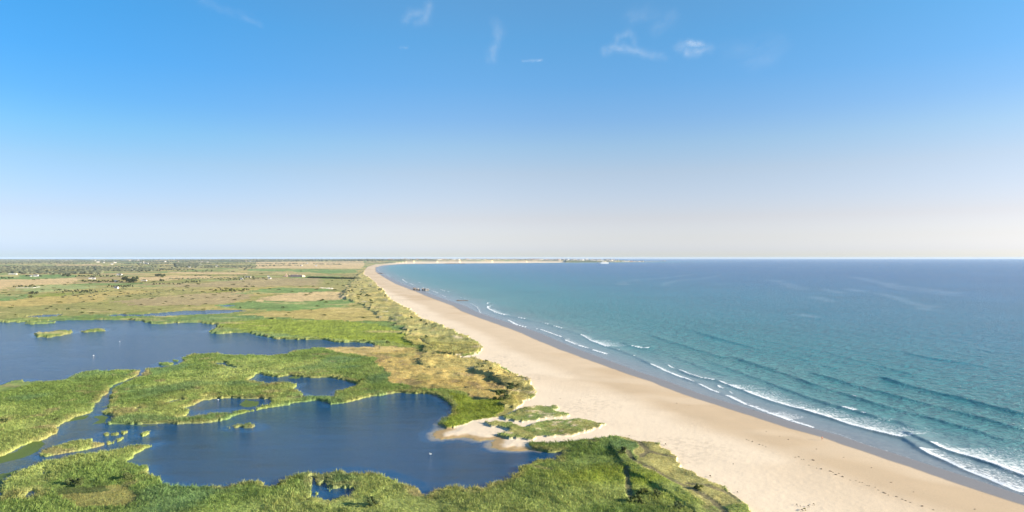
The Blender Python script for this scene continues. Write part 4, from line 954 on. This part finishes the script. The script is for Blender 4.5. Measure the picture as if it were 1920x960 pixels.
# harbour blocks and towers
def block(name, label, cat, px, py, w, d, h, mat, rz=0.0, storeys=2):
    x, y = unp(px, py); z = max(zat(x, y), .3); t = thing(name, label, cat, (x, y, z), rz)
    mb = MB(); mb.box(-w/2, w/2, -d/2, d/2, -3, h); mb.build('wall', mat, t)
    mb = MB(); mb.box(-w/2 - .4, w/2 + .4, -d/2 - .4, d/2 + .4, h + .003, h + .7); mb.build('roof', M_slate if mat is not M_white else M_cream, t)
    wm = MB(); wm.box(-w * .46, w * .46, -.06, .06, 0, 1.6); me = wm.mesh('window_band', M_glass)
    for k in range(storeys): q = obj('window_band', me, t); q.location = (0, -d/2 - .08, h * (k + .35) / storeys)
for i, (px, w, h, lab) in enumerate([(1127, 110, 16, 'long white fish hall directly behind the white ship'), (1143, 70, 12, 'white warehouse just right of the white ship'), (1151, 60, 11, 'low white shed on the quay right of the warehouse'), (1170, 70, 15, 'tall white store near the harbour mouth'),
    (1176, 40, 19, 'bright white tower block near the harbour mouth'), (1187, 90, 11, 'low white hall near the end of the port'), (1203, 75, 9, 'last low pale hall at the tip of the port'), (1111, 60, 13, 'white hall left of the white ship'), (1086, 70, 12, 'white apartment row left in the port'),
    (1030, 80, 12, 'white seafront row, left end of the port'), (1005, 70, 12, 'first white seafront building on the beach end')]):
    block('harbour_building', lab, 'building', px, 491.35, w, 22, h, M_white, 0, 2)
for px, py, h, rr, lab in [(1101.2, 490.4, 52, 5, 'tall white lighthouse tower above the port, right one'), (1098, 490.3, 42, 5, 'white church tower beside the lighthouse'), (921.5, 490.3, 34, 4, 'slender white tower behind the middle of the bay'), (944, 490.3, 30, 4, 'slender white tower right of the middle of the bay')]:
    x, y = unp(px, py); z = max(zat(x, y), .3); t = thing('tower', lab, 'tower', (x, y, z))
    mb = MB(); mb.tube((0, 0, -2), (0, 0, h * .82), rr, rr * .7, 14); mb.build('shaft', M_white, t)
    mb = MB(); mb.tube((0, 0, h * .823), (0, 0, h * .86), rr * 1.1, rr * 1.1, 14); mb.build('gallery', M_stone, t)
    mb = MB(); mb.tube((0, 0, h * .863), (0, 0, h * .94), rr * .5, rr * .5, 10); mb.tube((0, 0, h * .94), (0, 0, h), rr * .6, .1, 10); mb.build('lantern', M_slate, t)
# breakwater and reefs
def rocks(name, label, cat, a, b, wid, hgt, n, mat, seed, z=0.0):
    (x0, y0), (x1, y1) = unp(*a), unp(*b); rr = np.random.default_rng(seed); v, f = ICO2; V = []; Fs = []
    for k in range(n):
        t = (k + .5) / n; s = wid * rr.uniform(.6, 1.3); nn = 1 + .25 * rr.normal(size=(len(v), 1))
        p = v * nn * np.array([max(s, abs(x1 - x0) / n * .75), s, hgt * rr.uniform(.5, 1.2)]) + np.array([(x1 - x0) * (t - .5), (y1 - y0) * (t - .5), z])
        Fs.append(f + len(V) * len(v)); V.append(p)
    o = mesh_np(name, np.concatenate(V), np.concatenate(Fs), mat); o.location = ((x0 + x1) / 2, (y0 + y1) / 2, 0); return tag(o, label, cat)
rocks('breakwater', 'thin dark breakwater running out from the port', 'breakwater', (1208, 490.9), (1243, 489.6), 12, 5, 22, M_rock, 1)
rocks('reef', 'small dark reef at the end of the breakwater line', 'rocks', (1243, 489.7), (1248, 489.6), 18, 16, 4, M_rock, 2)
rocks('reef', 'long dark reef in front of the far beach', 'rocks', (835, 494.6), (872, 494.5), 22, 6, 16, M_rock, 3)
rocks('reef', 'short low reef at the left of the far beach', 'rocks', (780, 495.0), (800, 494.8), 16, 3, 9, M_rock, 4)
rocks('reef', 'dark rocks at the curve of the bay by the waterline', 'rocks', (709, 512.6), (718, 513.2), 4, 3.2, 7, M_rock, 5)
rocks('beached_wreck', 'long low brown wreck timber lying in the surf', 'wreck', (856.5, 563.6), (877, 563.6), 1.0, .8, 24, plain('rusty_timber', (.20, .11, .06), .9, .3, 1.0), 6, .2)
# ------------------------------------------------------------------ beach blockhouses
def bunker(label, px, py, w, d, h, tilt, rz, mat):
    x, y = unp(px, py); t = thing('bunker', label, 'bunker', (x, y, .1), rz); t.rotation_euler = (tilt[0], tilt[1], rz)
    mb = MB(); mb.box(-w/2, w/2, -d/2, d/2, -1.2, h * .72, .25); mb.box(-w/2 + .5, w * .1, -d/2 + .5, d/2 - .5, h * .722, h * .9, .2); mb.build('wall', mat, t)
    mb = MB(); mb.box(-w/2 - .6, w/2 + .4, -d/2 - .6, d/2 + .6, h * .903, h * 1.12, .35); mb.build('roof_slab', mat, t)
    mb = MB(); mb.box(-w * .2, w * .2, -d/2 - .03, -d/2 + .4, h * .35, h * .6); mb.build('embrasure', M_glass, t)
bunker('dark tilted concrete bunker at the waterline, leftmost and largest', 777.5, 543.9, 6.5, 6, 5.2, (.1, -.12), .3, M_concd)
bunker('pale concrete bunker block beside the largest one', 782.5, 544.2, 5, 5, 4.2, (.05, .1), -.2, M_conc); bunker('small dark bunker fragment in the middle of the row', 786, 544.6, 3.4, 4, 3.4, (0, -.2), .5, M_concd)
bunker('square pale bunker block, third from the seaward end', 792.5, 544.8, 4.4, 5, 4.6, (.08, .06), .1, M_conc); bunker('brown concrete bunker block, second from the seaward end', 797, 545.0, 4.6, 5, 4.4, (-.05, .12), -.3, M_concd)
bunker('sloping bunker slab at the seaward end of the row', 802, 544.6, 5, 4, 3.6, (.02, .3), .2, M_conc)
# ruined gravel works: broken walls
def wallruin(t, name, pts, th, mat):
    """pts: (x, height) along a wall with a broken top"""
    mb = MB()
    for (xa, ha), (xb, hb) in zip(pts[:-1], pts[1:]):
        mb.add([(xa, -th/2, -1), (xb, -th/2, -1), (xb, th/2, -1), (xa, th/2, -1), (xa, -th/2, ha), (xb, -th/2, hb), (xb, th/2, hb), (xa, th/2, ha)],
               [(0, 3, 2, 1), (4, 5, 6, 7), (0, 1, 5, 4), (2, 3, 7, 6)])
    xa, ha = pts[0]; xb, hb = pts[-1]
    mb.add([(xa, -th/2, -1), (xa, th/2, -1), (xa, th/2, ha), (xa, -th/2, ha)], [(0, 3, 2, 1)]); mb.add([(xb, -th/2, -1), (xb, th/2, -1), (xb, th/2, hb), (xb, -th/2, hb)], [(0, 1, 2, 3)])
    return mb.build(name, mat, t)
x, y = unp(552, 519.6); z = zat(x, y); M_ruin = plain('ruin_concrete', (.50, .36, .26), .9, .2, .3); M_ruin_shade = plain('shaded_ruin_concrete', (.17, .15, .155), .9, .25, .3)  # darker concrete: shade on the long wall's near side put into its colour
t = thing('ruined_works', 'roofless concrete works with broken walls on the plain', 'ruin', (x, y, z), -.04)
a = wallruin(t, 'long_wall', [(-16, 9.5), (-9, 10), (-8.5, 9), (6, 9), (14, 8.5), (28, 8), (29, 6.5), (33, 7.5)], 2.4, M_ruin_shade)
a = wallruin(t, 'rear_wall', [(-16, 11), (0, 11.5), (10, 9), (28, 9.5), (33, 9)], 2.0, M_ruin); a.location = (2, 16, 0)
a = wallruin(t, 'end_wall', [(-9, 7), (-4, 8.5), (3, 6), (9, 5)], 2.0, M_ruin); a.location = (36, 6, 0); a.rotation_euler = (0, 0, 1.2)
a = wallruin(t, 'gable_wall', [(-8, 5), (-4, 9), (-1, 15), (0, 15), (2, 9), (5, 6), (7, 2)], 2.6, M_ruin); a.location = (-34, 2, 0)
a = wallruin(t, 'low_wall', [(-8, 4), (0, 5), (8, 4.5)], 3, M_concd); a.location = (-41, 0, 0); a.rotation_euler = (0, 0, .1)
a = wallruin(t, 'pier_wall', [(-4, 8), (-1, 11), (2, 10), (4, 5)], 3, M_ruin); a.location = (-22, 3, 0); a.rotation_euler = (0, 0, -.5)
# pale stone blocks in the meadow
rr = random.Random(5)
M_pale = plain('pale_block', (.62, .56, .48), .9, .15, .5)
def chunk(seed):
    q = np.random.default_rng(seed); v, f = ICO1; s = np.sign(v) * np.abs(v) ** .6
    return mesh_np('stone_block', s * (1 + .12 * q.normal(size=(len(v), 1))), f, M_pale, link=False)
CH_ = [chunk(k) for k in range(4)]
for k in range(26):
    px = 598 + 26 * rr.random() ** .8; py = 540.2 + (px - 598) * .06 + rr.uniform(-.6, .6); x, y = unp(px, py)
    o = obj('stone_block', CH_[k % 4]); o.location = (x, y, .5 + rr.random() * .6); s = rr.uniform(.8, 1.9); o.scale = (s * 1.2, s, s * .8); o.rotation_euler = (0, 0, rr.uniform(0, 3))
    tag(o, 'pale stone block in the heap on the green meadow strip', 'stone block', 'pale stone blocks heaped on the meadow')
for k in range(20):
    px = 30 + 2.3 * k + rr.uniform(-.6, .6); py = 540.3 - max(0, px - 62) * .16; x, y = unp(px, py)
    o = obj('stone_block', CH_[k % 4]); o.location = (x, y, .5); s = rr.uniform(1.0, 1.7); o.scale = (s * 1.6, s, s * .7); o.rotation_euler = (0, 0, rr.uniform(-.3, .3))
    tag(o, 'pale boulder in the row under the walled enclosure trees', 'boulder', 'pale boulders rimming the enclosure')

# ------------------------------------------------------------------ the white ship in the bay
x, y = unp(1131, 494.4)
t = thing('passenger_ship', 'large white ship lying off the port in the bay', 'ship', (x, y, 0), 0.0)
M_hull = plain('white_hull', (.85, .85, .83), .4, .03); M_yel = plain('cream_superstructure', (.80, .72, .50), .5, .05)
def hull(L, B, Dk, mat, parent):
    n = 14; vs = []; fs = []
    for k in range(n + 1):
        u = k / n; xx = -L/2 + L * u; bw = B / 2 * min(1, (u / .28) ** .6 if u > 0 else .02) * (1 if u < .95 else .92); sh = Dk + 3.0 * max(0, .25 - u) / .25
        kx = xx + (5 * (1 - u) if u < .25 else 0)
        vs += [(kx, -bw * .75, -2), (xx, -bw, sh), (xx, bw, sh), (kx, bw * .75, -2)]
    for k in range(n):
        a = 4 * k; b = a + 4; fs += [(a, b, b + 1, a + 1), (a + 1, b + 1, b + 2, a + 2), (a + 2, b + 2, b + 3, a + 3), (a + 3, b + 3, b, a)]
    fs += [(0, 1, 2, 3), (4 * n + 3, 4 * n + 2, 4 * n + 1, 4 * n)]
    m = MB(); m.add(vs, fs); return m.build('hull', mat, parent)
hull(138, 20, 15, M_hull, t)
mb = MB(); mb.box(-30, 68, -9, 9, 15.01, 22); s_ = mb.build('superstructure', M_hull, t)
mb = MB(); mb.box(-10, 46, -8, 8, 22.01, 28); mb.build('upper_deck', M_yel, t)
mb = MB(); mb.box(-10, 0, -9.5, 9.5, 28.01, 33); b_ = mb.build('bridge', M_hull, t); mb = MB(); mb.box(-9.5, -.5, -9.56, -9.52, 30, 31.6); mb.box(-10.06, -10.02, -9, 9, 30, 31.6); mb.build('window', M_glass, b_)
mb = MB(); mb.box(22, 31, -3.5, 3.5, 28.01, 39, .8); mb.build('funnel', M_yel, t)
mb = MB(); mb.tube((-5, 0, 33), (-5, 0, 44), .5, .2); mb.build('mast', M_stone, t); mb = MB(); mb.tube((-52, 0, 15), (-52, 0, 30), .5, .25); mb.build('mast', M_stone, t)
wm = MB(); wm.box(-28, 66, -.03, .03, 0, 1.3); me = wm.mesh('window', M_glass)
for z_ in (16.3, 19.4): q = obj('window', me, t); q.location = (0, -9.05, z_)

# ------------------------------------------------------------------ people and birds
def skin_body(name, verts, edges, radii, mat, parent=None, sub=2):
    me = bpy.data.meshes.new(name); me.from_pydata(verts, edges, []); o = obj(name, me, parent)
    md = o.modifiers.new('s', 'SKIN'); o.modifiers.new('d', 'SUBSURF').levels = sub
    for k, rd in enumerate(radii): me.skin_vertices[0].data[k].radius = (rd, rd) if isinstance(rd, float) else rd
    me.skin_vertices[0].data[0].use_root = True
    o.modifiers['d'].render_levels = sub
    dg = bpy.context.evaluated_depsgraph_get(); new = bpy.data.meshes.new_from_object(o.evaluated_get(dg)); o.modifiers.clear(); o.data = new; new.name = name
    new.materials.clear(); new.materials.append(mat)
    for p in new.polygons: p.use_smooth = True
    return o
M_skin = plain('skin', (.50, .30, .20), .6, .05); M_red = plain('orange_red_shirt', (.60, .13, .06), .8, .1, 8); M_blk = plain('dark_shorts', (.03, .025, .03), .8, .1, 8); M_hair = plain('brown_hair', (.06, .035, .02), .7, .1, 20)
x, y = unp(1541.3, 827.2); z = zat(x, y) - .0
person = thing('person', 'person in an orange red top and dark shorts walking on the beach', 'person', (x, y, z), R(28))
bv = [(0,0,.95),(0,0,1.12),(0,.01,1.32),(0,.0,1.46),(0,-.02,1.56),(0,-.03,1.66),(0,-.035,1.74),
      (-.10,0,.92),(-.12,-.14,.52),(-.12,-.08,.10),(-.12,-.20,.05),
      (.10,0,.92),(.11,.10,.50),(.11,.30,.13),(.11,.22,.05),
      (-.19,0,1.42),(-.25,.10,1.14),(-.26,-.02,.90),(-.27,-.05,.82),
      (.19,0,1.42),(.25,-.08,1.14),(.26,-.25,.98),(.265,-.30,.92)]
be = [(0,1),(1,2),(2,3),(3,4),(4,5),(5,6),(0,7),(7,8),(8,9),(9,10),(0,11),(11,12),(12,13),(13,14),(3,15),(15,16),(16,17),(17,18),(3,19),(19,20),(20,21),(21,22)]
br = [.13,.12,.14,.10,.055,.09,.07,.095,.065,.045,.04,.095,.065,.045,.04,.06,.045,.035,.03,.06,.045,.035,.03]
skin_body('body', bv, be, br, M_skin, person)
skin_body('shirt', [(0,0,.98),(0,0,1.14),(0,.01,1.32),(0,0,1.44),(-.19,0,1.42),(-.235,.06,1.24),(.19,0,1.42),(.235,-.05,1.24)], [(0,1),(1,2),(2,3),(3,4),(4,5),(3,6),(6,7)], [.155,.145,.16,.115,.08,.07,.08,.07], M_red, person)
skin_body('shorts', [(0,0,.97),(-.10,0,.90),(-.12,-.10,.62),(.10,0,.90),(.11,.07,.62)], [(0,1),(1,2),(0,3),(3,4)], [.15,.12,.10,.12,.10], M_blk, person)
skin_body('hair', [(0,.02,1.66),(0,.0,1.75),(0,.05,1.60)], [(0,1),(0,2)], [.10,.085,.06], M_hair, person)
v, f = ICO1
for sx in (-.035, .035):
    o = mesh_np('eye', v * .012 + np.array([sx, -.118, 1.68]), f, M_hair, parent=person)
M_feather = plain('white_feathers', (.82, .82, .80), .7, .04, 6); M_beak = plain('orange_beak', (.6, .22, .04), .5, .05)
def swan(px, py, rz, label, s=1.0):
    x, y = unp(px, py); t = thing('swan', label, 'swan', (x, y, .02), rz); t.scale = (s * .85,) * 3
    skin_body('body', [(0,0,.16),(.35,0,.20),(.62,0,.34),(-.30,0,.17),(-.40,0,.38),(-.36,0,.62),(-.42,0,.80),(-.55,0,.80)], [(0,1),(1,2),(0,3),(3,4),(4,5),(5,6),(6,7)],
              [(.27,.20),(.20,.15),.05,(.17,.13),.07,.05,.06,.045], M_feather, t)
    for sy in (-1, 1): skin_body('wing', [(-.15,.14*sy,.28),(.15,.17*sy,.33),(.50,.08*sy,.36)], [(0,1),(1,2)], [(.13,.06),(.13,.07),.03], M_feather, t)
    mb = MB(); mb.tube((-.59, 0, .79), (-.72, 0, .76), .03, .012); mb.build('beak', M_beak, t)
swan(807, 852.2, .0, 'white swan alone on the dark lower lake, nearest of all', 1.0); swan(175.5, 667.2, .4, 'white swan on the left part of the upper lake', 1.1)
swan(224.5, 640.6, 2.8, 'white swan farther out on the upper lake', 1.1); swan(282.5, 692.8, .2, 'white swan at the near shore of the upper lake', 1.2)
swan(409, 750.2, .3, 'white swan on the small pool left of centre', .9)

# ------------------------------------------------------------------ wrack and plants on the beach
M_weed = plain('dry_seaweed', (.085, .055, .03), .9, .3, 6)
def weed(seed):
    q = np.random.default_rng(seed); v, f = ICO2; p = v * np.array([.55, .32, .13]) * (1 + .45 * fbm(v[:, 0] * 3 + seed, v[:, 1] * 3 + v[:, 2], 1, 2, seed))[:, None]
    m = 60; a = q.uniform(0, 6.28, m); c = np.stack([.45 * np.cos(a) * q.uniform(.3, 1, m), .28 * np.sin(a) * q.uniform(.3, 1, m), q.uniform(.03, .16, m)], -1)
    d = q.normal(size=(m, 3)) * .12; e = q.normal(size=(m, 3)) * .03
    V = np.concatenate([p, np.stack([c, c + d, c + d + e], 1).reshape(-1, 3)]); Fs = np.concatenate([f, np.arange(m * 3).reshape(-1, 3) + len(p)])
    return mesh_np('seaweed_clump', V, Fs, M_weed, link=False)
WD = [weed(k) for k in range(3)]
WP = [(1491,859.5),(1498,858.8),(1503,863.5),(1507,864.2),(1524.5,865,1.6),(1517,874.5),(1531,880),(1540,881.7,1.2),(1557,886,1.3),(1562,888),(1567.5,892.3,1.3),(1573,890),(1580,896,1.3),(1594,902.5),(1605,904),(1612,906.5),(1617,907),(1626,913),(1630,913.5),(1641,916),
 (1647,921.5),(1658,927,1.3),(1666,931),(1681,934,1.2),(1692,939),(1698,941.5),(1707,945),(1729,952,1.2),(1750,959),(1582,859.5),(1531,844),(1478,825.5),(1634,879),(1671,907),(1400,826),(1404,827.5),(1411,829.5),(1410,830.5),(1424,835.5,1.2),(1430,837),(1436,840),(1413,769),(1269,757),(1292,761.5),(1713,925),(1828,957.5),
 (1437,811),(1462,820),(1478,826),(1269,758.5),(1088,752,1.2),(1031,748),(1050,749),(1375,872),(1180,819),(1245,837)]
for k, w_ in enumerate(WP):
    px, py = w_[:2]; x, y = unp(px, py); o = obj('seaweed_clump', WD[k % 3]); o.location = (x, y, 0); s = .75 * (w_[2] if len(w_) > 2 else .8) * random.uniform(.8, 1.1); o.scale = (s, s, s); o.rotation_euler = (0, 0, random.uniform(0, 6))
    o.location.z = zat(x, y)
    tag(o, 'small dark clump of dried seaweed on the sand', 'seaweed', 'dark seaweed clumps along the tide line')
V, Fq = crown(77, 1.3, .9, .02, 5, .09, 420, .8)
M_sea_plant = leaf_material('beach_plant_leaves', False, (.20, .20, .04), .3, .3, 2.0); M_dp = leaf_material('dark_beach_plant_leaves', False, (.07, .07, .03), .2, .3, 2.0)
pl1 = mesh_np('beach_plant', V, Fq, M_sea_plant, link=False); pl2 = mesh_np('beach_plant', V, Fq, M_dp, link=False)
for px, py, s, me, lab in [(1509, 960, 1.3, pl1, 'yellow green tuft on the bare sand at the bottom edge'), (1526, 950, .9, pl2, 'dark tuft on the sand, right one of the small pair'), (1516, 953.5, .9, pl2, 'dark tuft on the sand, lower left of the small pair'), (1501, 953, .6, pl2, 'tiny dark tuft on the sand left of the small pair'),
    (1494, 950.5, .8, pl2, 'dark tuft on the sand nearest the marram slope'), (1504, 961, 1.0, pl2, 'dark tuft touching the yellow green one'), (1332, 897, 1.1, pl2, 'dark tuft at the foot of the marram slope'), (1383, 927, .8, pl2, 'small tuft on the sand below the marram edge'), (1248, 836, 1.0, pl2, 'tuft on the sand above the marram edge')]:
    x, y = unp(px, py); o = obj('beach_plant', me); o.location = (x, y, zat(x, y) - .02); s *= .6; o.scale = (s, s, s); tag(o, lab, 'plant')

# ------------------------------------------------------------------ cirrus, 6 km up
def cloud_material():
    m, nt, b, out = nmat('cirrus')
    a = attr(nt, 'dens'); n = ntex(nt, .0016, 6, .62, geo_pos(nt, (1, .22, 1), -.35)).outputs['Fac']; n2 = ntex(nt, .006, 4, .6, geo_pos(nt, (1, .3, 1), .25)).outputs['Fac']
    q = mathn(nt, 'MULTIPLY', a, mathn(nt, 'MULTIPLY', mathn(nt, 'SUBTRACT', mathn(nt, 'ADD', n, mathn(nt, 'MULTIPLY', n2, .6)), .52, True), 1.15), True)
    tr = nt.nodes.new('ShaderNodeBsdfTransparent'); df = nt.nodes.new('ShaderNodeBsdfDiffuse'); tl = nt.nodes.new('ShaderNodeBsdfTranslucent')
    df.inputs[0].default_value = tl.inputs[0].default_value = (1, 1, 1, 1)
    m1 = nt.nodes.new('ShaderNodeMixShader'); m1.inputs[0].default_value = .6; nt.links.new(df.outputs[0], m1.inputs[1]); nt.links.new(tl.outputs[0], m1.inputs[2])
    m2 = nt.nodes.new('ShaderNodeMixShader'); nt.links.new(q, m2.inputs[0]); nt.links.new(tr.outputs[0], m2.inputs[1]); nt.links.new(m1.outputs[0], m2.inputs[2]); nt.links.new(m2.outputs[0], out.inputs['Surface'])
    return m
M_cloud = cloud_material()
CZ = 6000.0
def sky_pt(px, py): d = F * (CZ - H) / (HY - py); return ((px - CX) / F * d, d)
CLOUDS = [([(1135,95),(1170,88),(1185,97),(1215,104),(1245,108)], 7, 1.0, 'white streak cloud with a long tail, left of the small puff'), ([(1152,86),(1158,70),(1180,60),(1188,76),(1187,92)], 7, .55, 'faint hooked wisp rising from the long streak'),
 ([(1272,92),(1290,83),(1310,84),(1327,90),(1308,97),(1290,100)], 8, 1.25, 'compact white puff cloud, brightest in the sky'), ([(758,40),(768,25),(800,22),(803,12),(800,38),(780,45)], 9, .5, 'faint curled wisp high left of centre'),
 ([(925,112),(922,95),(935,70),(930,45),(928,42),(940,60)], 8, .6, 'faint upright wisp high in the centre'), ([(980,114.5),(1000,114.2),(1016,113)], 2.2, .9, 'tiny thin streak below the upright wisp'), ([(750,90),(763,89.5)], 2.0, .7, 'tiny thin streak low left of centre'),
 ([(1380,95),(1420,90),(1455,75),(1430,110),(1405,120)], 18, .28, 'very faint broad veil at the right'), ([(1180,28),(1215,20),(1260,35),(1230,55)], 14, .28, 'very faint veil above the long streak'), ([(455,35),(490,47)], 5, .35, 'faint short streak high at the left'), ([(380,5),(430,22),(470,35)], 9, .25, 'very faint trail at the upper left')]
for line, w, st, lab in CLOUDS:
    xs = [p[0] for p in line]; ys = [p[1] for p in line]; m = w * 2.6
    A, B = np.meshgrid(np.linspace(min(xs) - m, max(xs) + m, 90), np.linspace(min(ys) - m, max(ys) + m, 60))
    D = pdist(line, A + w * .9 * fbm(A, B, w * 3.5, 3, 400), B + w * .9 * fbm(A, B, w * 3.5, 3, 401), m * 2)
    dens = st * .48 * np.exp(-(D / w) ** 2 * 1.1) * (.45 + .8 * vnoise(A / (w * 2), B / (w * 2), 9)); dens *= sstep(m * 1.0, m * .55, D)
    d = F * (CZ - H) / (HY - B); X = (A - CX) / F * d; Z = CZ + 60 * fbm(X, d, 3000, 2, 402)
    cx_, cy_ = X.mean(), d.mean()
    V = np.stack([X - cx_, d - cy_, Z - CZ], -1).reshape(-1, 3)
    o = mesh_np('cirrus_cloud', V, grid_faces(60, 90, False), M_cloud, True, attrs={'dens': dens}); o.location = (cx_, cy_, CZ)
    o.visible_shadow = True
    tag(o, lab, 'cloud')

# ------------------------------------------------------------------ air
mb = MB(); mb.box(-52000, 52000, -52000, 52000, -8, 96)
m = bpy.data.materials.new('air'); m.use_nodes = True; nt = m.node_tree; nt.nodes.clear()
out = nt.nodes.new('ShaderNodeOutputMaterial'); pv = nt.nodes.new('ShaderNodeVolumePrincipled')
pv.inputs['Color'].default_value = (.62, .78, 1.0, 1); pv.inputs['Density'].default_value = 1.6e-5; pv.inputs['Anisotropy'].default_value = .0
nt.links.new(pv.outputs[0], out.inputs['Volume'])
haze = mb.build('haze', m); tag(haze, 'thin blue haze lying over sea and land', 'haze', kind='stuff')
